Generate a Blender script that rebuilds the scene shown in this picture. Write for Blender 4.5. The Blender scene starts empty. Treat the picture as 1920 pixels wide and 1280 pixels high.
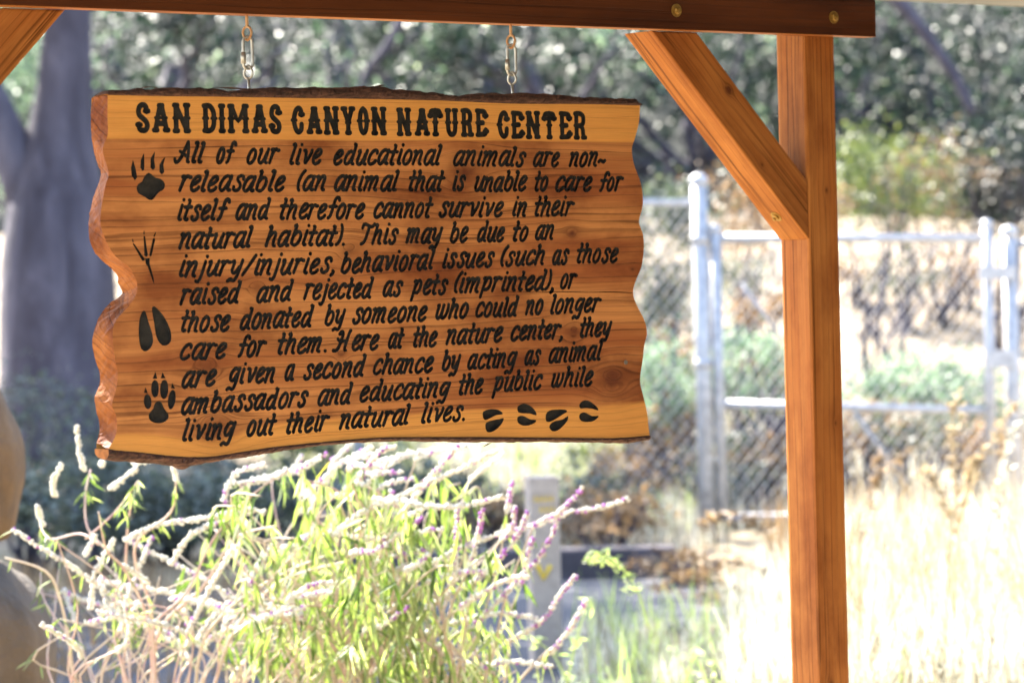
import bpy, bmesh, math, random
import numpy as np
from mathutils import Vector, Matrix
from mathutils.geometry import delaunay_2d_cdt

random.seed(7)
RNG = np.random.default_rng(11)
sc = bpy.context.scene
COL = sc.collection

# ------------------------------------------------------------------ camera
F = 6000.0; ROLL = math.radians(1.50); EYE = 1.55
PITCH = math.atan((640 - 511) / F)
fw = np.array([0, math.cos(PITCH), -math.sin(PITCH)])
up0 = np.array([0, math.sin(PITCH), math.cos(PITCH)])
r0 = np.array([1.0, 0, 0])
cr, sr = math.cos(ROLL), math.sin(ROLL)
cam_r = cr * r0 - sr * up0
cam_u = sr * r0 + cr * up0
cam = bpy.data.cameras.new('camera'); camo = bpy.data.objects.new('camera', cam); COL.objects.link(camo)
camo.matrix_world = Matrix(((cam_r[0], cam_u[0], -fw[0], 0), (cam_r[1], cam_u[1], -fw[1], 0), (cam_r[2], cam_u[2], -fw[2], EYE), (0, 0, 0, 1)))
cam.sensor_width = 36; cam.lens = 36 * F / 1920
cam.clip_start = 0.1; cam.clip_end = 500
cam.dof.use_dof = True; cam.dof.focus_distance = 6.15; cam.dof.aperture_fstop = 4.6
sc.camera = camo

# ------------------------------------------------------------------ light
SUN_EL = 43.0
sun_dir = np.array([-0.60, 0.80, 0.0]) * math.cos(math.radians(SUN_EL)); sun_dir[2] = math.sin(math.radians(SUN_EL))
w = bpy.data.worlds.new('World'); sc.world = w; w.use_nodes = True
nt = w.node_tree; bg = nt.nodes['Background']
sky = nt.nodes.new('ShaderNodeTexSky'); sky.sky_type = 'NISHITA'; sky.sun_disc = False
sky.sun_elevation = math.radians(SUN_EL); sky.sun_rotation = math.atan2(sun_dir[0], sun_dir[1])
sky.air_density = 1.0; sky.dust_density = 1.5
nt.links.new(sky.outputs[0], bg.inputs[0]); bg.inputs[1].default_value = 0.10
sl = bpy.data.lights.new('sun', 'SUN'); sl.energy = 4.2; sl.angle = math.radians(0.53); sl.color = (1.0, 0.94, 0.84)
so = bpy.data.objects.new('sun', sl); COL.objects.link(so)
so.rotation_euler = Vector(sun_dir).to_track_quat('Z', 'Y').to_euler(); so.location = (-20, 26, 30)
sc.view_settings.view_transform = 'Standard'; sc.view_settings.look = 'None'
sc.view_settings.exposure = 3.15; sc.view_settings.gamma = 1.0; sc.view_settings.use_curve_mapping = False
sc.cycles.max_bounces = 7; sc.cycles.diffuse_bounces = 5; sc.cycles.glossy_bounces = 3
sc.cycles.transmission_bounces = 4; sc.cycles.transparent_max_bounces = 4
sc.cycles.sample_clamp_indirect = 6.0

# ------------------------------------------------------------------ helpers: place
def ray(px, py):
    a = px - 960; b = 640 - py
    X = cr * a + sr * b; Y = -sr * a + cr * b
    return (X * r0 + Y * up0 + F * fw) / F
def at(px, py, Y):
    r = ray(px, py)
    return np.array([0, 0, EYE]) + r * (Y / r[1])
AL = math.radians(38.8)
U = np.array([math.cos(AL), math.sin(AL), 0.0]); N = np.array([math.sin(AL), -math.cos(AL), 0.0])
_r = ray(1519, 507); P0 = _r / _r[1] * 6.83; P0[2] = 0
def frame_pt(s, z, off=0.0): return P0 + U * s + N * off + np.array([0, 0, z])
def on_plane(px, py, off):
    r = ray(px, py); o = P0 + N * off
    t = ((o - [0, 0, EYE]) @ N) / (r @ N); p = np.array([0, 0, EYE]) + r * t
    return (p - P0) @ U, p[2]

# ------------------------------------------------------------------ helpers: objects
def tag(o, label=None, cat=None, group=None, kind=None):
    if label: o['label'] = label
    if cat: o['category'] = cat
    if group: o['group'] = group
    if kind: o['kind'] = kind
    return o
def mesh_obj(name, verts, faces, m, parent=None, smooth=False, mat_idx=None):
    me = bpy.data.meshes.new(name)
    me.from_pydata([tuple(map(float, v)) for v in verts], [], faces)
    if isinstance(m, (list, tuple)):
        for k in m: me.materials.append(k)
    else: me.materials.append(m)
    if mat_idx is not None: me.polygons.foreach_set('material_index', mat_idx)
    if smooth: me.polygons.foreach_set('use_smooth', [True] * len(me.polygons))
    me.update()
    o = bpy.data.objects.new(name, me); COL.objects.link(o)
    if parent: o.parent = parent
    return o
def fast_mesh(name, V, Q, m, parent=None, smooth=False):
    """V (n,3) array, Q (m,k) int array of equal-size faces"""
    me = bpy.data.meshes.new(name); k = Q.shape[1]
    me.vertices.add(len(V)); me.vertices.foreach_set('co', V.astype(np.float32).ravel())
    me.loops.add(Q.size); me.loops.foreach_set('vertex_index', Q.astype(np.int32).ravel())
    me.polygons.add(len(Q)); me.polygons.foreach_set('loop_start', np.arange(0, Q.size, k, dtype=np.int32))
    me.polygons.foreach_set('loop_total', np.full(len(Q), k, dtype=np.int32))
    if smooth: me.polygons.foreach_set('use_smooth', np.ones(len(Q), dtype=bool))
    me.materials.append(m); me.update(calc_edges=True); me.validate()
    o = bpy.data.objects.new(name, me); COL.objects.link(o)
    if parent: o.parent = parent
    return o
def empty(name, loc, label, cat, group=None, kind=None, mat=None):
    o = bpy.data.objects.new(name, None); COL.objects.link(o); o.empty_display_size = 0.1
    if mat is not None: o.matrix_world = mat
    else: o.location = [float(v) for v in loc]
    bpy.context.view_layer.update()
    return tag(o, label, cat, group, kind)
class MB:
    def __init__(s): s.v = []; s.f = []
    def box(s, lo, hi):
        b = len(s.v)
        for z in (lo[2], hi[2]):
            s.v += [(lo[0], lo[1], z), (hi[0], lo[1], z), (hi[0], hi[1], z), (lo[0], hi[1], z)]
        s.f += [(b, b+3, b+2, b+1), (b+4, b+5, b+6, b+7)] + [(b+i, b+(i+1) % 4, b+4+(i+1) % 4, b+4+i) for i in range(4)]
    def tube(s, pts, rad, k=6, cap=True, closed=False):
        pts = [np.array(p, float) for p in pts]; n = len(pts); b = len(s.v)
        if not hasattr(rad, '__len__'): rad = [rad] * n
        ref = None
        for i, p in enumerate(pts):
            if closed: t = pts[(i+1) % n] - pts[i-1]
            else: t = pts[min(i+1, n-1)] - pts[max(i-1, 0)]
            t = t / (np.linalg.norm(t) + 1e-12)
            if ref is None:
                ref = np.cross(t, [0, 0, 1.0] if abs(t[2]) < .9 else [1.0, 0, 0])
            a = ref - t * (ref @ t); a /= np.linalg.norm(a) + 1e-12; ref = a
            c = np.cross(t, a)
            for j in range(k):
                th = 2 * math.pi * j / k
                s.v.append(tuple(p + rad[i] * (math.cos(th) * a + math.sin(th) * c)))
        for i in range(n if closed else n - 1):
            for j in range(k):
                i2 = (i + 1) % n
                s.f.append((b+i*k+j, b+i*k+(j+1) % k, b+i2*k+(j+1) % k, b+i2*k+j))
        if cap and not closed:
            s.f.append(tuple(b+j for j in range(k))[::-1]); s.f.append(tuple(b+(n-1)*k+j for j in range(k)))
    def ball(s, c, r, seg=6, rings=4, sq=(1, 1, 1)):
        b = len(s.v); c = np.array(c, float)
        s.v.append(tuple(c + [0, 0, r*sq[2]]))
        for i in range(1, rings):
            ph = math.pi * i / rings
            for j in range(seg):
                th = 2*math.pi*j/seg
                s.v.append((c[0]+r*sq[0]*math.sin(ph)*math.cos(th), c[1]+r*sq[1]*math.sin(ph)*math.sin(th), c[2]+r*sq[2]*math.cos(ph)))
        s.v.append(tuple(c - [0, 0, r*sq[2]])); e = len(s.v) - 1
        for j in range(seg):
            s.f.append((b, b+1+j, b+1+(j+1) % seg)); s.f.append((e, e-seg+(j+1) % seg, e-seg+j))
        for i in range(rings-2):
            for j in range(seg):
                s.f.append((b+1+i*seg+j, b+1+(i+1)*seg+j, b+1+(i+1)*seg+(j+1) % seg, b+1+i*seg+(j+1) % seg))
    def build(s, name, m, parent=None, smooth=False): return mesh_obj(name, s.v, s.f, m, parent, smooth)
def bevel_mesh(o, w, seg=2):
    bm = bmesh.new(); bm.from_mesh(o.data)
    bmesh.ops.recalc_face_normals(bm, faces=bm.faces)
    bmesh.ops.bevel(bm, geom=bm.edges[:], offset=w, segments=seg, profile=0.6, affect='EDGES')
    bm.to_mesh(o.data); bm.free()

# ------------------------------------------------------------------ helpers: materials
def mat(name):
    m = bpy.data.materials.new(name); m.use_nodes = True
    return m, m.node_tree.nodes, m.node_tree.links, m.node_tree.nodes['Principled BSDF']
def ramp(nd, stops, interp='LINEAR'):
    r = nd.new('ShaderNodeValToRGB'); r.color_ramp.interpolation = interp
    els = r.color_ramp.elements
    while len(els) < len(stops): els.new(0.5)
    for e, (p, c) in zip(els, stops):
        e.position = p; e.color = tuple(c) + (1,) if len(c) == 3 else c
    return r
def noise(nd, lk, vec, scale, detail=4, rough=.55, dim='3D', dist=0.0):
    n = nd.new('ShaderNodeTexNoise'); n.noise_dimensions = dim
    n.inputs['Scale'].default_value = scale; n.inputs['Detail'].default_value = detail
    n.inputs['Roughness'].default_value = rough; n.inputs['Distortion'].default_value = dist
    if vec is not None: lk.new(vec, n.inputs['Vector'])
    return n
def mapping(nd, lk, src, scale=(1, 1, 1), loc=(0, 0, 0)):
    m = nd.new('ShaderNodeMapping'); m.inputs['Scale'].default_value = scale; m.inputs['Location'].default_value = loc
    lk.new(src, m.inputs['Vector']); return m.outputs[0]
def math_n(nd, lk, op, a, b=None, c=None, clamp=False):
    m = nd.new('ShaderNodeMath'); m.operation = op; m.use_clamp = clamp
    for i, x in enumerate((a, b, c)):
        if x is None: continue
        if isinstance(x, (int, float)): m.inputs[i].default_value = x
        else: lk.new(x, m.inputs[i])
    return m.outputs[0]
def mixc(nd, lk, fac, a, b, mode='MIX'):
    m = nd.new('ShaderNodeMix'); m.data_type = 'RGBA'; m.blend_type = mode
    for i, x in ((0, fac), (6, a), (7, b)):
        if isinstance(x, (int, float)): m.inputs[i].default_value = x
        elif isinstance(x, tuple): m.inputs[i].default_value = x + (1,) if len(x) == 3 else x
        else: lk.new(x, m.inputs[i])
    return m.outputs[2]
def bump(nd, lk, b, h, dist=0.002, strength=.5):
    n = nd.new('ShaderNodeBump'); n.inputs['Distance'].default_value = dist; n.inputs['Strength'].default_value = strength
    lk.new(h, n.inputs['Height']); lk.new(n.outputs[0], b.inputs['Normal'])

def wood_mat(name, light, mid, dark, ring=70.0, warp=0.02, knots=(), rough=.42, seed=0.0, bands=.55, sap=None, knotcol=(0.10, .03, .012), stain=.0, spec=.3, check=0.0):
    """long grain along object X; knots = (x, y, radius, strength) on the XY face"""
    m, nd, lk, b = mat(name)
    tc = nd.new('ShaderNodeTexCoord'); obj = tc.outputs['Object']
    sx = nd.new('ShaderNodeSeparateXYZ'); lk.new(obj, sx.inputs[0])
    X, Y, Z = sx.outputs
    lowv = mapping(nd, lk, obj, (1.4, 9, 9), (seed, seed*.7, seed*1.3))
    wob = noise(nd, lk, lowv, 1.0, 3)
    y = math_n(nd, lk, 'ADD', Y, math_n(nd, lk, 'MULTIPLY', math_n(nd, lk, 'SUBTRACT', wob.outputs[0], .5), warp))
    y = math_n(nd, lk, 'ADD', y, math_n(nd, lk, 'MULTIPLY', Z, .8))
    kd = None
    for (kx, ky, kr, ks) in knots:
        dx = math_n(nd, lk, 'SUBTRACT', X, kx); dy = math_n(nd, lk, 'SUBTRACT', Y, ky)
        q = math_n(nd, lk, 'ADD', math_n(nd, lk, 'MULTIPLY', math_n(nd, lk, 'MULTIPLY', dx, dx), .45), math_n(nd, lk, 'MULTIPLY', dy, dy))
        g = math_n(nd, lk, 'DIVIDE', kr*kr, math_n(nd, lk, 'ADD', q, kr*kr*.35))      # 0..~3
        # push rings round the knot
        y = math_n(nd, lk, 'ADD', y, math_n(nd, lk, 'MULTIPLY', math_n(nd, lk, 'MULTIPLY', dy, g), -.85 if ks > 0 else .5))
        q2 = math_n(nd, lk, 'SQRT', q)
        y = math_n(nd, lk, 'ADD', y, math_n(nd, lk, 'MULTIPLY', math_n(nd, lk, 'MULTIPLY', g, q2), .25))
        gg = math_n(nd, lk, 'MULTIPLY', math_n(nd, lk, 'POWER', math_n(nd, lk, 'DIVIDE', g, 2.86), 1.3), abs(ks))
        kd = gg if kd is None else math_n(nd, lk, 'MAXIMUM', kd, gg)
    cmb = nd.new('ShaderNodeCombineXYZ')
    lk.new(math_n(nd, lk, 'MULTIPLY', X, .55), cmb.inputs[0]); lk.new(math_n(nd, lk, 'MULTIPLY', y, ring), cmb.inputs[1]); cmb.inputs[2].default_value = seed
    ringn = noise(nd, lk, cmb.outputs[0], 1.0, 2, .6)
    # sharp late-wood lines
    saw = math_n(nd, lk, 'FRACT', math_n(nd, lk, 'ADD', math_n(nd, lk, 'MULTIPLY', y, ring*.95), math_n(nd, lk, 'MULTIPLY', ringn.outputs[0], 2.4)))
    line = ramp(nd, [(0, (0, 0, 0)), (.60, (.05,)*3), (.84, (.30,)*3), (.91, (1,)*3), (.96, (1,)*3), (1, (0, 0, 0))]); lk.new(saw, line.inputs[0])
    broad = noise(nd, lk, mapping(nd, lk, obj, (1.2, 11, 11), (seed+3, 1, 2)), 1.3, 4)
    c1 = ramp(nd, [(.34, mid), (.58, light)]); lk.new(broad.outputs[0], c1.inputs[0])
    ringr = ramp(nd, [(.35, (0, 0, 0)), (.7, (1, 1, 1))]); lk.new(ringn.outputs[0], ringr.inputs[0])
    col = mixc(nd, lk, math_n(nd, lk, 'MULTIPLY', ringr.outputs[0], .35), c1.outputs[0], dark)
    patch = noise(nd, lk, mapping(nd, lk, obj, (3, 14, 14), (seed, 5, 2)), 1.0, 3)
    amp = ramp(nd, [(.3, (.25,)*3), (.7, (1,)*3)]); lk.new(patch.outputs[0], amp.inputs[0])
    lf = math_n(nd, lk, 'MULTIPLY', math_n(nd, lk, 'MULTIPLY', line.outputs[0], amp.outputs[0]), bands)
    if sap:
        fn, sapc, sapd = sap
        sf = fn(nd, lk, X, Y, wob.outputs[0], broad.outputs[0])
        sapcol = mixc(nd, lk, math_n(nd, lk, 'MULTIPLY', ringr.outputs[0], .35), sapc, sapd)
        col = mixc(nd, lk, sf, col, sapcol)
        lf = math_n(nd, lk, 'MULTIPLY', lf, math_n(nd, lk, 'SUBTRACT', 1.0, math_n(nd, lk, 'MULTIPLY', sf, .62)))
    col = mixc(nd, lk, lf, col, tuple(v*.38 for v in dark))
    if stain:
        st = noise(nd, lk, mapping(nd, lk, obj, (3.2, 6.5, 6.5), (seed+7, 3, 1)), 1.3, 5, .6)
        sf_ = ramp_out(nd, lk, st.outputs[0], [(.46, (0, 0, 0)), (.66, (1, 1, 1))])
        if sap: sf_ = math_n(nd, lk, 'MULTIPLY', sf_, math_n(nd, lk, 'SUBTRACT', 1.0, math_n(nd, lk, 'MULTIPLY', sf, .85)))
        col = mixc(nd, lk, math_n(nd, lk, 'MULTIPLY', sf_, stain), col, mixc(nd, lk, 1.0, col, (.42, .30, .28), 'MULTIPLY'))
    if check:
        ck = noise(nd, lk, mapping(nd, lk, obj, (1.1, 120, 120), (seed, 2, 4)), 1.0, 2, .4)
        cf = ramp_out(nd, lk, ck.outputs[0], [(.66, (0, 0, 0)), (.72, (1, 1, 1))])
        col = mixc(nd, lk, math_n(nd, lk, 'MULTIPLY', cf, check), col, tuple(v*.25 for v in dark))
    if kd is not None:
        kn = noise(nd, lk, obj, 60, 3)
        kf = math_n(nd, lk, 'MULTIPLY', kd, math_n(nd, lk, 'ADD', .55, math_n(nd, lk, 'MULTIPLY', kn.outputs[0], .8)), clamp=True)
        col = mixc(nd, lk, kf, col, knotcol)
    fib = noise(nd, lk, mapping(nd, lk, obj, (12, 900, 900)), 1.0, 2)
    col = mixc(nd, lk, .22, col, ramp_out(nd, lk, fib.outputs[0], [(.3, (.40,)*3), (.7, (1.3,)*3)]), 'MULTIPLY')
    lk.new(col, b.inputs['Base Color'])
    b.inputs['Roughness'].default_value = rough; b.inputs['Specular IOR Level'].default_value = spec
    b.inputs['Coat Weight'].default_value = 0.0; b.inputs['Coat Roughness'].default_value = .35
    h = math_n(nd, lk, 'ADD', math_n(nd, lk, 'MULTIPLY', line.outputs[0], -.5), math_n(nd, lk, 'MULTIPLY', fib.outputs[0], .4))
    bump(nd, lk, b, h, .0012, .5)
    return m
def ramp_out(nd, lk, src, stops):
    r = ramp(nd, stops); lk.new(src, r.inputs[0]); return r.outputs[0]

def simple(name, col, rough=.8, var=.25, scale=8, col2=None, metal=0.0, bmp=0.0, bscale=40, spec=.5):
    m, nd, lk, b = mat(name)
    tc = nd.new('ShaderNodeTexCoord')
    n = noise(nd, lk, tc.outputs['Object'], scale, 5)
    c2 = col2 or tuple(v * (1 - var) for v in col)
    lk.new(ramp_out(nd, lk, n.outputs[0], [(.35, c2), (.65, col)]), b.inputs['Base Color'])
    b.inputs['Roughness'].default_value = rough; b.inputs['Metallic'].default_value = metal
    b.inputs['Specular IOR Level'].default_value = spec
    if bmp:
        n2 = noise(nd, lk, tc.outputs['Object'], bscale, 5); bump(nd, lk, b, n2.outputs[0], bmp, .8)
    return m
def leaf_mat(name, cols, trans=.45, rough=.45, tint=(1.2, 1.25, .55), spec=.5, clump=0):
    """cols: list of colours chosen per leaf (island random)"""
    m, nd, lk, b = mat(name)
    g = nd.new('ShaderNodeNewGeometry')
    st = [(i / max(1, len(cols)-1), c) for i, c in enumerate(cols)]
    c = ramp_out(nd, lk, g.outputs['Random Per Island'], st)
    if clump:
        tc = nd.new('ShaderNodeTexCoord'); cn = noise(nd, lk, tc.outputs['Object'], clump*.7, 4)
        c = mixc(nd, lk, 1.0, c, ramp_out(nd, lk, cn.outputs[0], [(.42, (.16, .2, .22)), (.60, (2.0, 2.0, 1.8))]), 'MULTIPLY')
    lk.new(c, b.inputs['Base Color']); b.inputs['Roughness'].default_value = rough; b.inputs['Specular IOR Level'].default_value = spec
    tr = nd.new('ShaderNodeBsdfTranslucent'); lk.new(mixc(nd, lk, 1.0, c, tint, 'MULTIPLY'), tr.inputs[0])
    mx = nd.new('ShaderNodeMixShader'); mx.inputs[0].default_value = trans
    lk.new(b.outputs[0], mx.inputs[1]); lk.new(tr.outputs[0], mx.inputs[2])
    lk.new(mx.outputs[0], nd['Material Output'].inputs[0])
    return m

# knots of the sign given at their place on the sign plane
SO = (-1.14, 1.55)          # origin of the sign in the frame's (s, z)
SIGN_OFF = 0.041
def sg(px, py, off=SIGN_OFF):
    s, z = on_plane(px, py, off); return (s - SO[0], z - SO[1])
def knot(px, py, r, k): x, y = sg(px, py); return (x, y, r, k)
KN = [knot(872, 322, .036, 1.0), knot(484, 541, .020, .7), knot(1072, 437, .013, 1.2), knot(1076, 622, .022, 1.0),
      knot(1148, 712, .034, 1.25), knot(385, 690, .034, .75), knot(655, 470, .022, .7), knot(405, 802, .036, 1.0), knot(1186, 505, .006, 1.2), knot(790, 640, .012, .8), knot(640, 665, .012, .8)]
def sap_fn(nd, lk, X, Y, wob, broad):
    zt = sg(700, 265)[1]; zb = sg(700, 790)[1]
    t = math_n(nd, lk, 'MULTIPLY', math_n(nd, lk, 'SUBTRACT', math_n(nd, lk, 'ADD', Y, math_n(nd, lk, 'MULTIPLY', math_n(nd, lk, 'SUBTRACT', broad, .5), .012)), zt), 260, clamp=True)
    # lower boundary dips between x=-.5 and -.3
    xx = math_n(nd, lk, 'SUBTRACT', X, -.42)
    dip = math_n(nd, lk, 'DIVIDE', -.028, math_n(nd, lk, 'ADD', 1.0, math_n(nd, lk, 'MULTIPLY', math_n(nd, lk, 'MULTIPLY', xx, xx), 110)))
    yb = math_n(nd, lk, 'SUBTRACT', Y, dip)
    yb = math_n(nd, lk, 'ADD', yb, math_n(nd, lk, 'MULTIPLY', math_n(nd, lk, 'SUBTRACT', wob, .5), .05))
    bt = math_n(nd, lk, 'MULTIPLY', math_n(nd, lk, 'SUBTRACT', zb + .012, yb), 120, clamp=True)
    return math_n(nd, lk, 'MAXIMUM', t, bt)
M = {}
M['sign'] = wood_mat('sign_cedar', (.62, .255, .082), (.39, .122, .038), (.19, .050, .018), stain=.9, ring=62, warp=.03, knots=KN, rough=.5,
                     bands=.85, sap=(sap_fn, (.74, .335, .085), (.60, .235, .052)), knotcol=(.13, .035, .014))
M['edge'] = None
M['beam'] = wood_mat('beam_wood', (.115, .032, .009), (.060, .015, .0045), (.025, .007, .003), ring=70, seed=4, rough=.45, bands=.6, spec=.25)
M['post'] = wood_mat('post_wood', (.48, .185, .050), (.38, .125, .030), (.22, .062, .015), ring=75, seed=9, warp=.02, rough=.5, bands=.85, spec=.10, stain=.6, check=.6,
                     knots=[(-.44, -.012, .011, 1.3), (.12, .02, .006, .8), (.62, .01, .008, .9)])
M['brace'] = wood_mat('brace_wood', (.47, .185, .050), (.34, .112, .027), (.17, .048, .012), ring=70, seed=14, warp=.03, rough=.5, bands=.85, spec=.10, stain=.5, check=.45,
                      knots=[(-.075, .022, .013, 1.4), (.10, -.025, .006, .9)])
M['paint'] = simple('black_paint', (.010, .010, .010), .42, .3, 45, col2=(.034, .030, .026), bmp=.0015, bscale=220)
# bark
def bark_mat(name, a, b_, c_, sc_=(30, 160, 90), bd=.004):
    m, nd, lk, b = mat(name); tc = nd.new('ShaderNodeTexCoord')
    n = noise(nd, lk, mapping(nd, lk, tc.outputs['Object'], sc_), 1.0, 6, .65, dist=.6)
    lk.new(ramp_out(nd, lk, n.outputs[0], [(.32, a), (.52, b_), (.72, c_)]), b.inputs['Base Color'])
    b.inputs['Roughness'].default_value = .9; bump(nd, lk, b, n.outputs[0], bd, .9); return m
M['bark'] = bark_mat('sign_bark', (.022, .010, .007), (.075, .030, .020), (.17, .08, .05))
M['live_edge'] = wood_mat('live_edge', (.42, .145, .036), (.25, .072, .017), (.075, .020, .007), ring=75, warp=.06, rough=.6, seed=21, bands=.9, stain=.9, spec=.15)
M['cap'] = simple('cut_bark_end', (.30, .11, .03), .8, .5, 90, spec=.1)
M['oakbark'] = bark_mat('oak_bark', (.024, .020, .033), (.056, .050, .073), (.11, .10, .135), (5, 5, 1.2), .03)
M['steel'] = simple('galvanised_steel', (.52, .50, .47), .38, .3, 40, metal=.85, bmp=.0005, bscale=120)
M['rust'] = simple('rusty_steel', (.38, .17, .07), .7, .5, 120, col2=(.46, .32, .2), metal=.4, bmp=.0005, bscale=200)
M['brass'] = simple('brass_bolt', (.45, .27, .07), .45, .4, 90, metal=.6)
M['galv'] = simple('fence_tube', (.46, .46, .49), .5, .35, 20, metal=.25)
M['wire'] = simple('fence_wire', (.36, .35, .37), .5, .15, 20, metal=.2)
M['rock'] = simple('boulder_stone', (.16, .092, .040), .85, .4, 5, col2=(.07, .042, .022), bmp=.03, bscale=6)
M['rock2'] = simple('boulder_stone_grey', (.12, .088, .06), .9, .4, 4, col2=(.06, .047, .036), bmp=.04, bscale=9)
M['timber'] = simple('edging_timber', (.085, .068, .075), .9, .4, 10)
M['marker'] = simple('marker_wood', (.40, .33, .28), .75, .2, 30, bmp=.001)
M['marker2'] = simple('marker_wood_brown', (.22, .16, .14), .8, .2, 30, bmp=.001)
M['yellow'] = simple('yellow_paint', (.80, .55, .02), .6, .1, 50)
M['roof'] = simple('roof_metal', (.13, .135, .145), .5, .2, 5)
M['rafter'] = M['beam']; M['light_block'] = simple('light_block_boards', (.10, .06, .04), .8, .3, 3)  # dark boards for the added, unseen light blockers

# ------------------------------------------------------------------ sky, ground, path
def height(x, y):
    t = np.clip((y - 19.5) / 15, 0, 1)
    h = 2.0 * t * t * (3 - 2*t) * 1.0
    h = h + np.clip(y - 38, 0, None) * .42
    h = h + .10*np.sin(x*.9 + y*.35)*np.clip((y-19)/4, 0, 1) + .03*np.sin(x*2.3+1)*np.sin(y*1.7)*np.clip((y-10.5)/2, 0, 1)
    return h
def ground():
    xs = np.concatenate([np.linspace(-120, -14, 20), np.linspace(-12, 12, 97), np.linspace(14, 120, 20)])
    ys = np.concatenate([np.linspace(-60, 6, 16), np.linspace(7, 45, 140), np.linspace(48, 120, 24)])
    X, Y = np.meshgrid(xs, ys); Z = height(X, Y) + RNG.normal(0, .012, X.shape) * (Y > 12)
    V = np.stack([X.ravel(), Y.ravel(), Z.ravel()], 1); nx = len(xs)
    i, j = np.meshgrid(np.arange(nx-1), np.arange(len(ys)-1)); a = (j*nx+i).ravel()
    Q = np.stack([a, a+1, a+nx+1, a+nx], 1)
    m, nd, lk, b = mat('dry_ground'); tc = nd.new('ShaderNodeTexCoord')
    n1 = noise(nd, lk, tc.outputs['Object'], .8, 5); n2 = noise(nd, lk, tc.outputs['Object'], 9, 6, .7)
    c = ramp_out(nd, lk, n1.outputs[0], [(.35, (.25, .22, .11)), (.5, (.38, .29, .17)), (.65, (.44, .35, .22))])
    c = mixc(nd, lk, 1.0, c, ramp_out(nd, lk, n2.outputs[0], [(.3, (.45, .42, .4)), (.6, (1.1, 1.1, 1.1))]), 'MULTIPLY')
    sxy = nd.new('ShaderNodeSeparateXYZ'); lk.new(tc.outputs['Object'], sxy.inputs[0])
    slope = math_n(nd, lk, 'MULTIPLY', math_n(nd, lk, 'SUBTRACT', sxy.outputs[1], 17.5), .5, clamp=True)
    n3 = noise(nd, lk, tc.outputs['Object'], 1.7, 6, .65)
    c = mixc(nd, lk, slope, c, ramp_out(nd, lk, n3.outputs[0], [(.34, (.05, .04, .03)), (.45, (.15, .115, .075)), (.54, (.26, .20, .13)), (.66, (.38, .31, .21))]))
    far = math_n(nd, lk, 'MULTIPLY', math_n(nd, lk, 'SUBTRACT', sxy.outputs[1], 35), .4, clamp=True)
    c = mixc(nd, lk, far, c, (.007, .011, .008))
    lk.new(c, b.inputs['Base Color']); b.inputs['Roughness'].default_value = .95; bump(nd, lk, b, n2.outputs[0], .03, .8)
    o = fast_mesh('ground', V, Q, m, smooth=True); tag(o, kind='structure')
ground()
def path():
    ys0, ys1 = 10.2, 15.62; xs = np.linspace(-9, .95, 42); V = []; Q = []
    for i, x in enumerate(xs):
        for k in range(5):
            y = ys0 + (ys1-ys0)*k/4 + (.12*math.sin(x*1.7) if k == 0 else 0)
            V.append((x, y, float(height(np.array(x), np.array(y))) * 0 + .045))
    for i in range(len(xs)-1):
        for k in range(4): a = i*5+k; Q.append((a, a+5, a+6, a+1))
    m = simple('path_asphalt', (.06, .06, .07), .9, .3, 25, bmp=.004, bscale=80)
    o = mesh_obj('path', V, Q, m); tag(o, kind='structure')
path()

# ------------------------------------------------------------------ shelter frame
SH = empty('wooden_shelter', frame_pt(.045, 0, -.045), 'stained timber shelter frame with diagonal braces carrying the hanging sign', 'shelter',
           mat=Matrix.Identity(4))
def member(name, m, p, ax, ay, az, size, bev=.004, parent=SH):
    """box size (lx,ly,lz) centred at p in a local frame ax, ay, az"""
    b = MB(); b.box([-v/2 for v in size], [v/2 for v in size]); o = b.build(name, m, parent)
    bevel_mesh(o, bev, 2)
    ax, ay, az = map(np.array, (ax, ay, az))
    mw = Matrix(((ax[0], ay[0], az[0], p[0]), (ax[1], ay[1], az[1], p[1]), (ax[2], ay[2], az[2], p[2]), (0, 0, 0, 1)))
    o.matrix_world = mw
    return o
Zv = np.array([0, 0, 1.0])
BB = 2.0366
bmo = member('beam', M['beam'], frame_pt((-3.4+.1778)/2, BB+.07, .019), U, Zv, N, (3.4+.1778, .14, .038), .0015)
bmo.data.materials.append(M['brace'])          # paler wood underneath, painting in light bounced up from the ground
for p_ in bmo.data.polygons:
    if p_.normal.y < -.9: p_.material_index = 1
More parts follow.
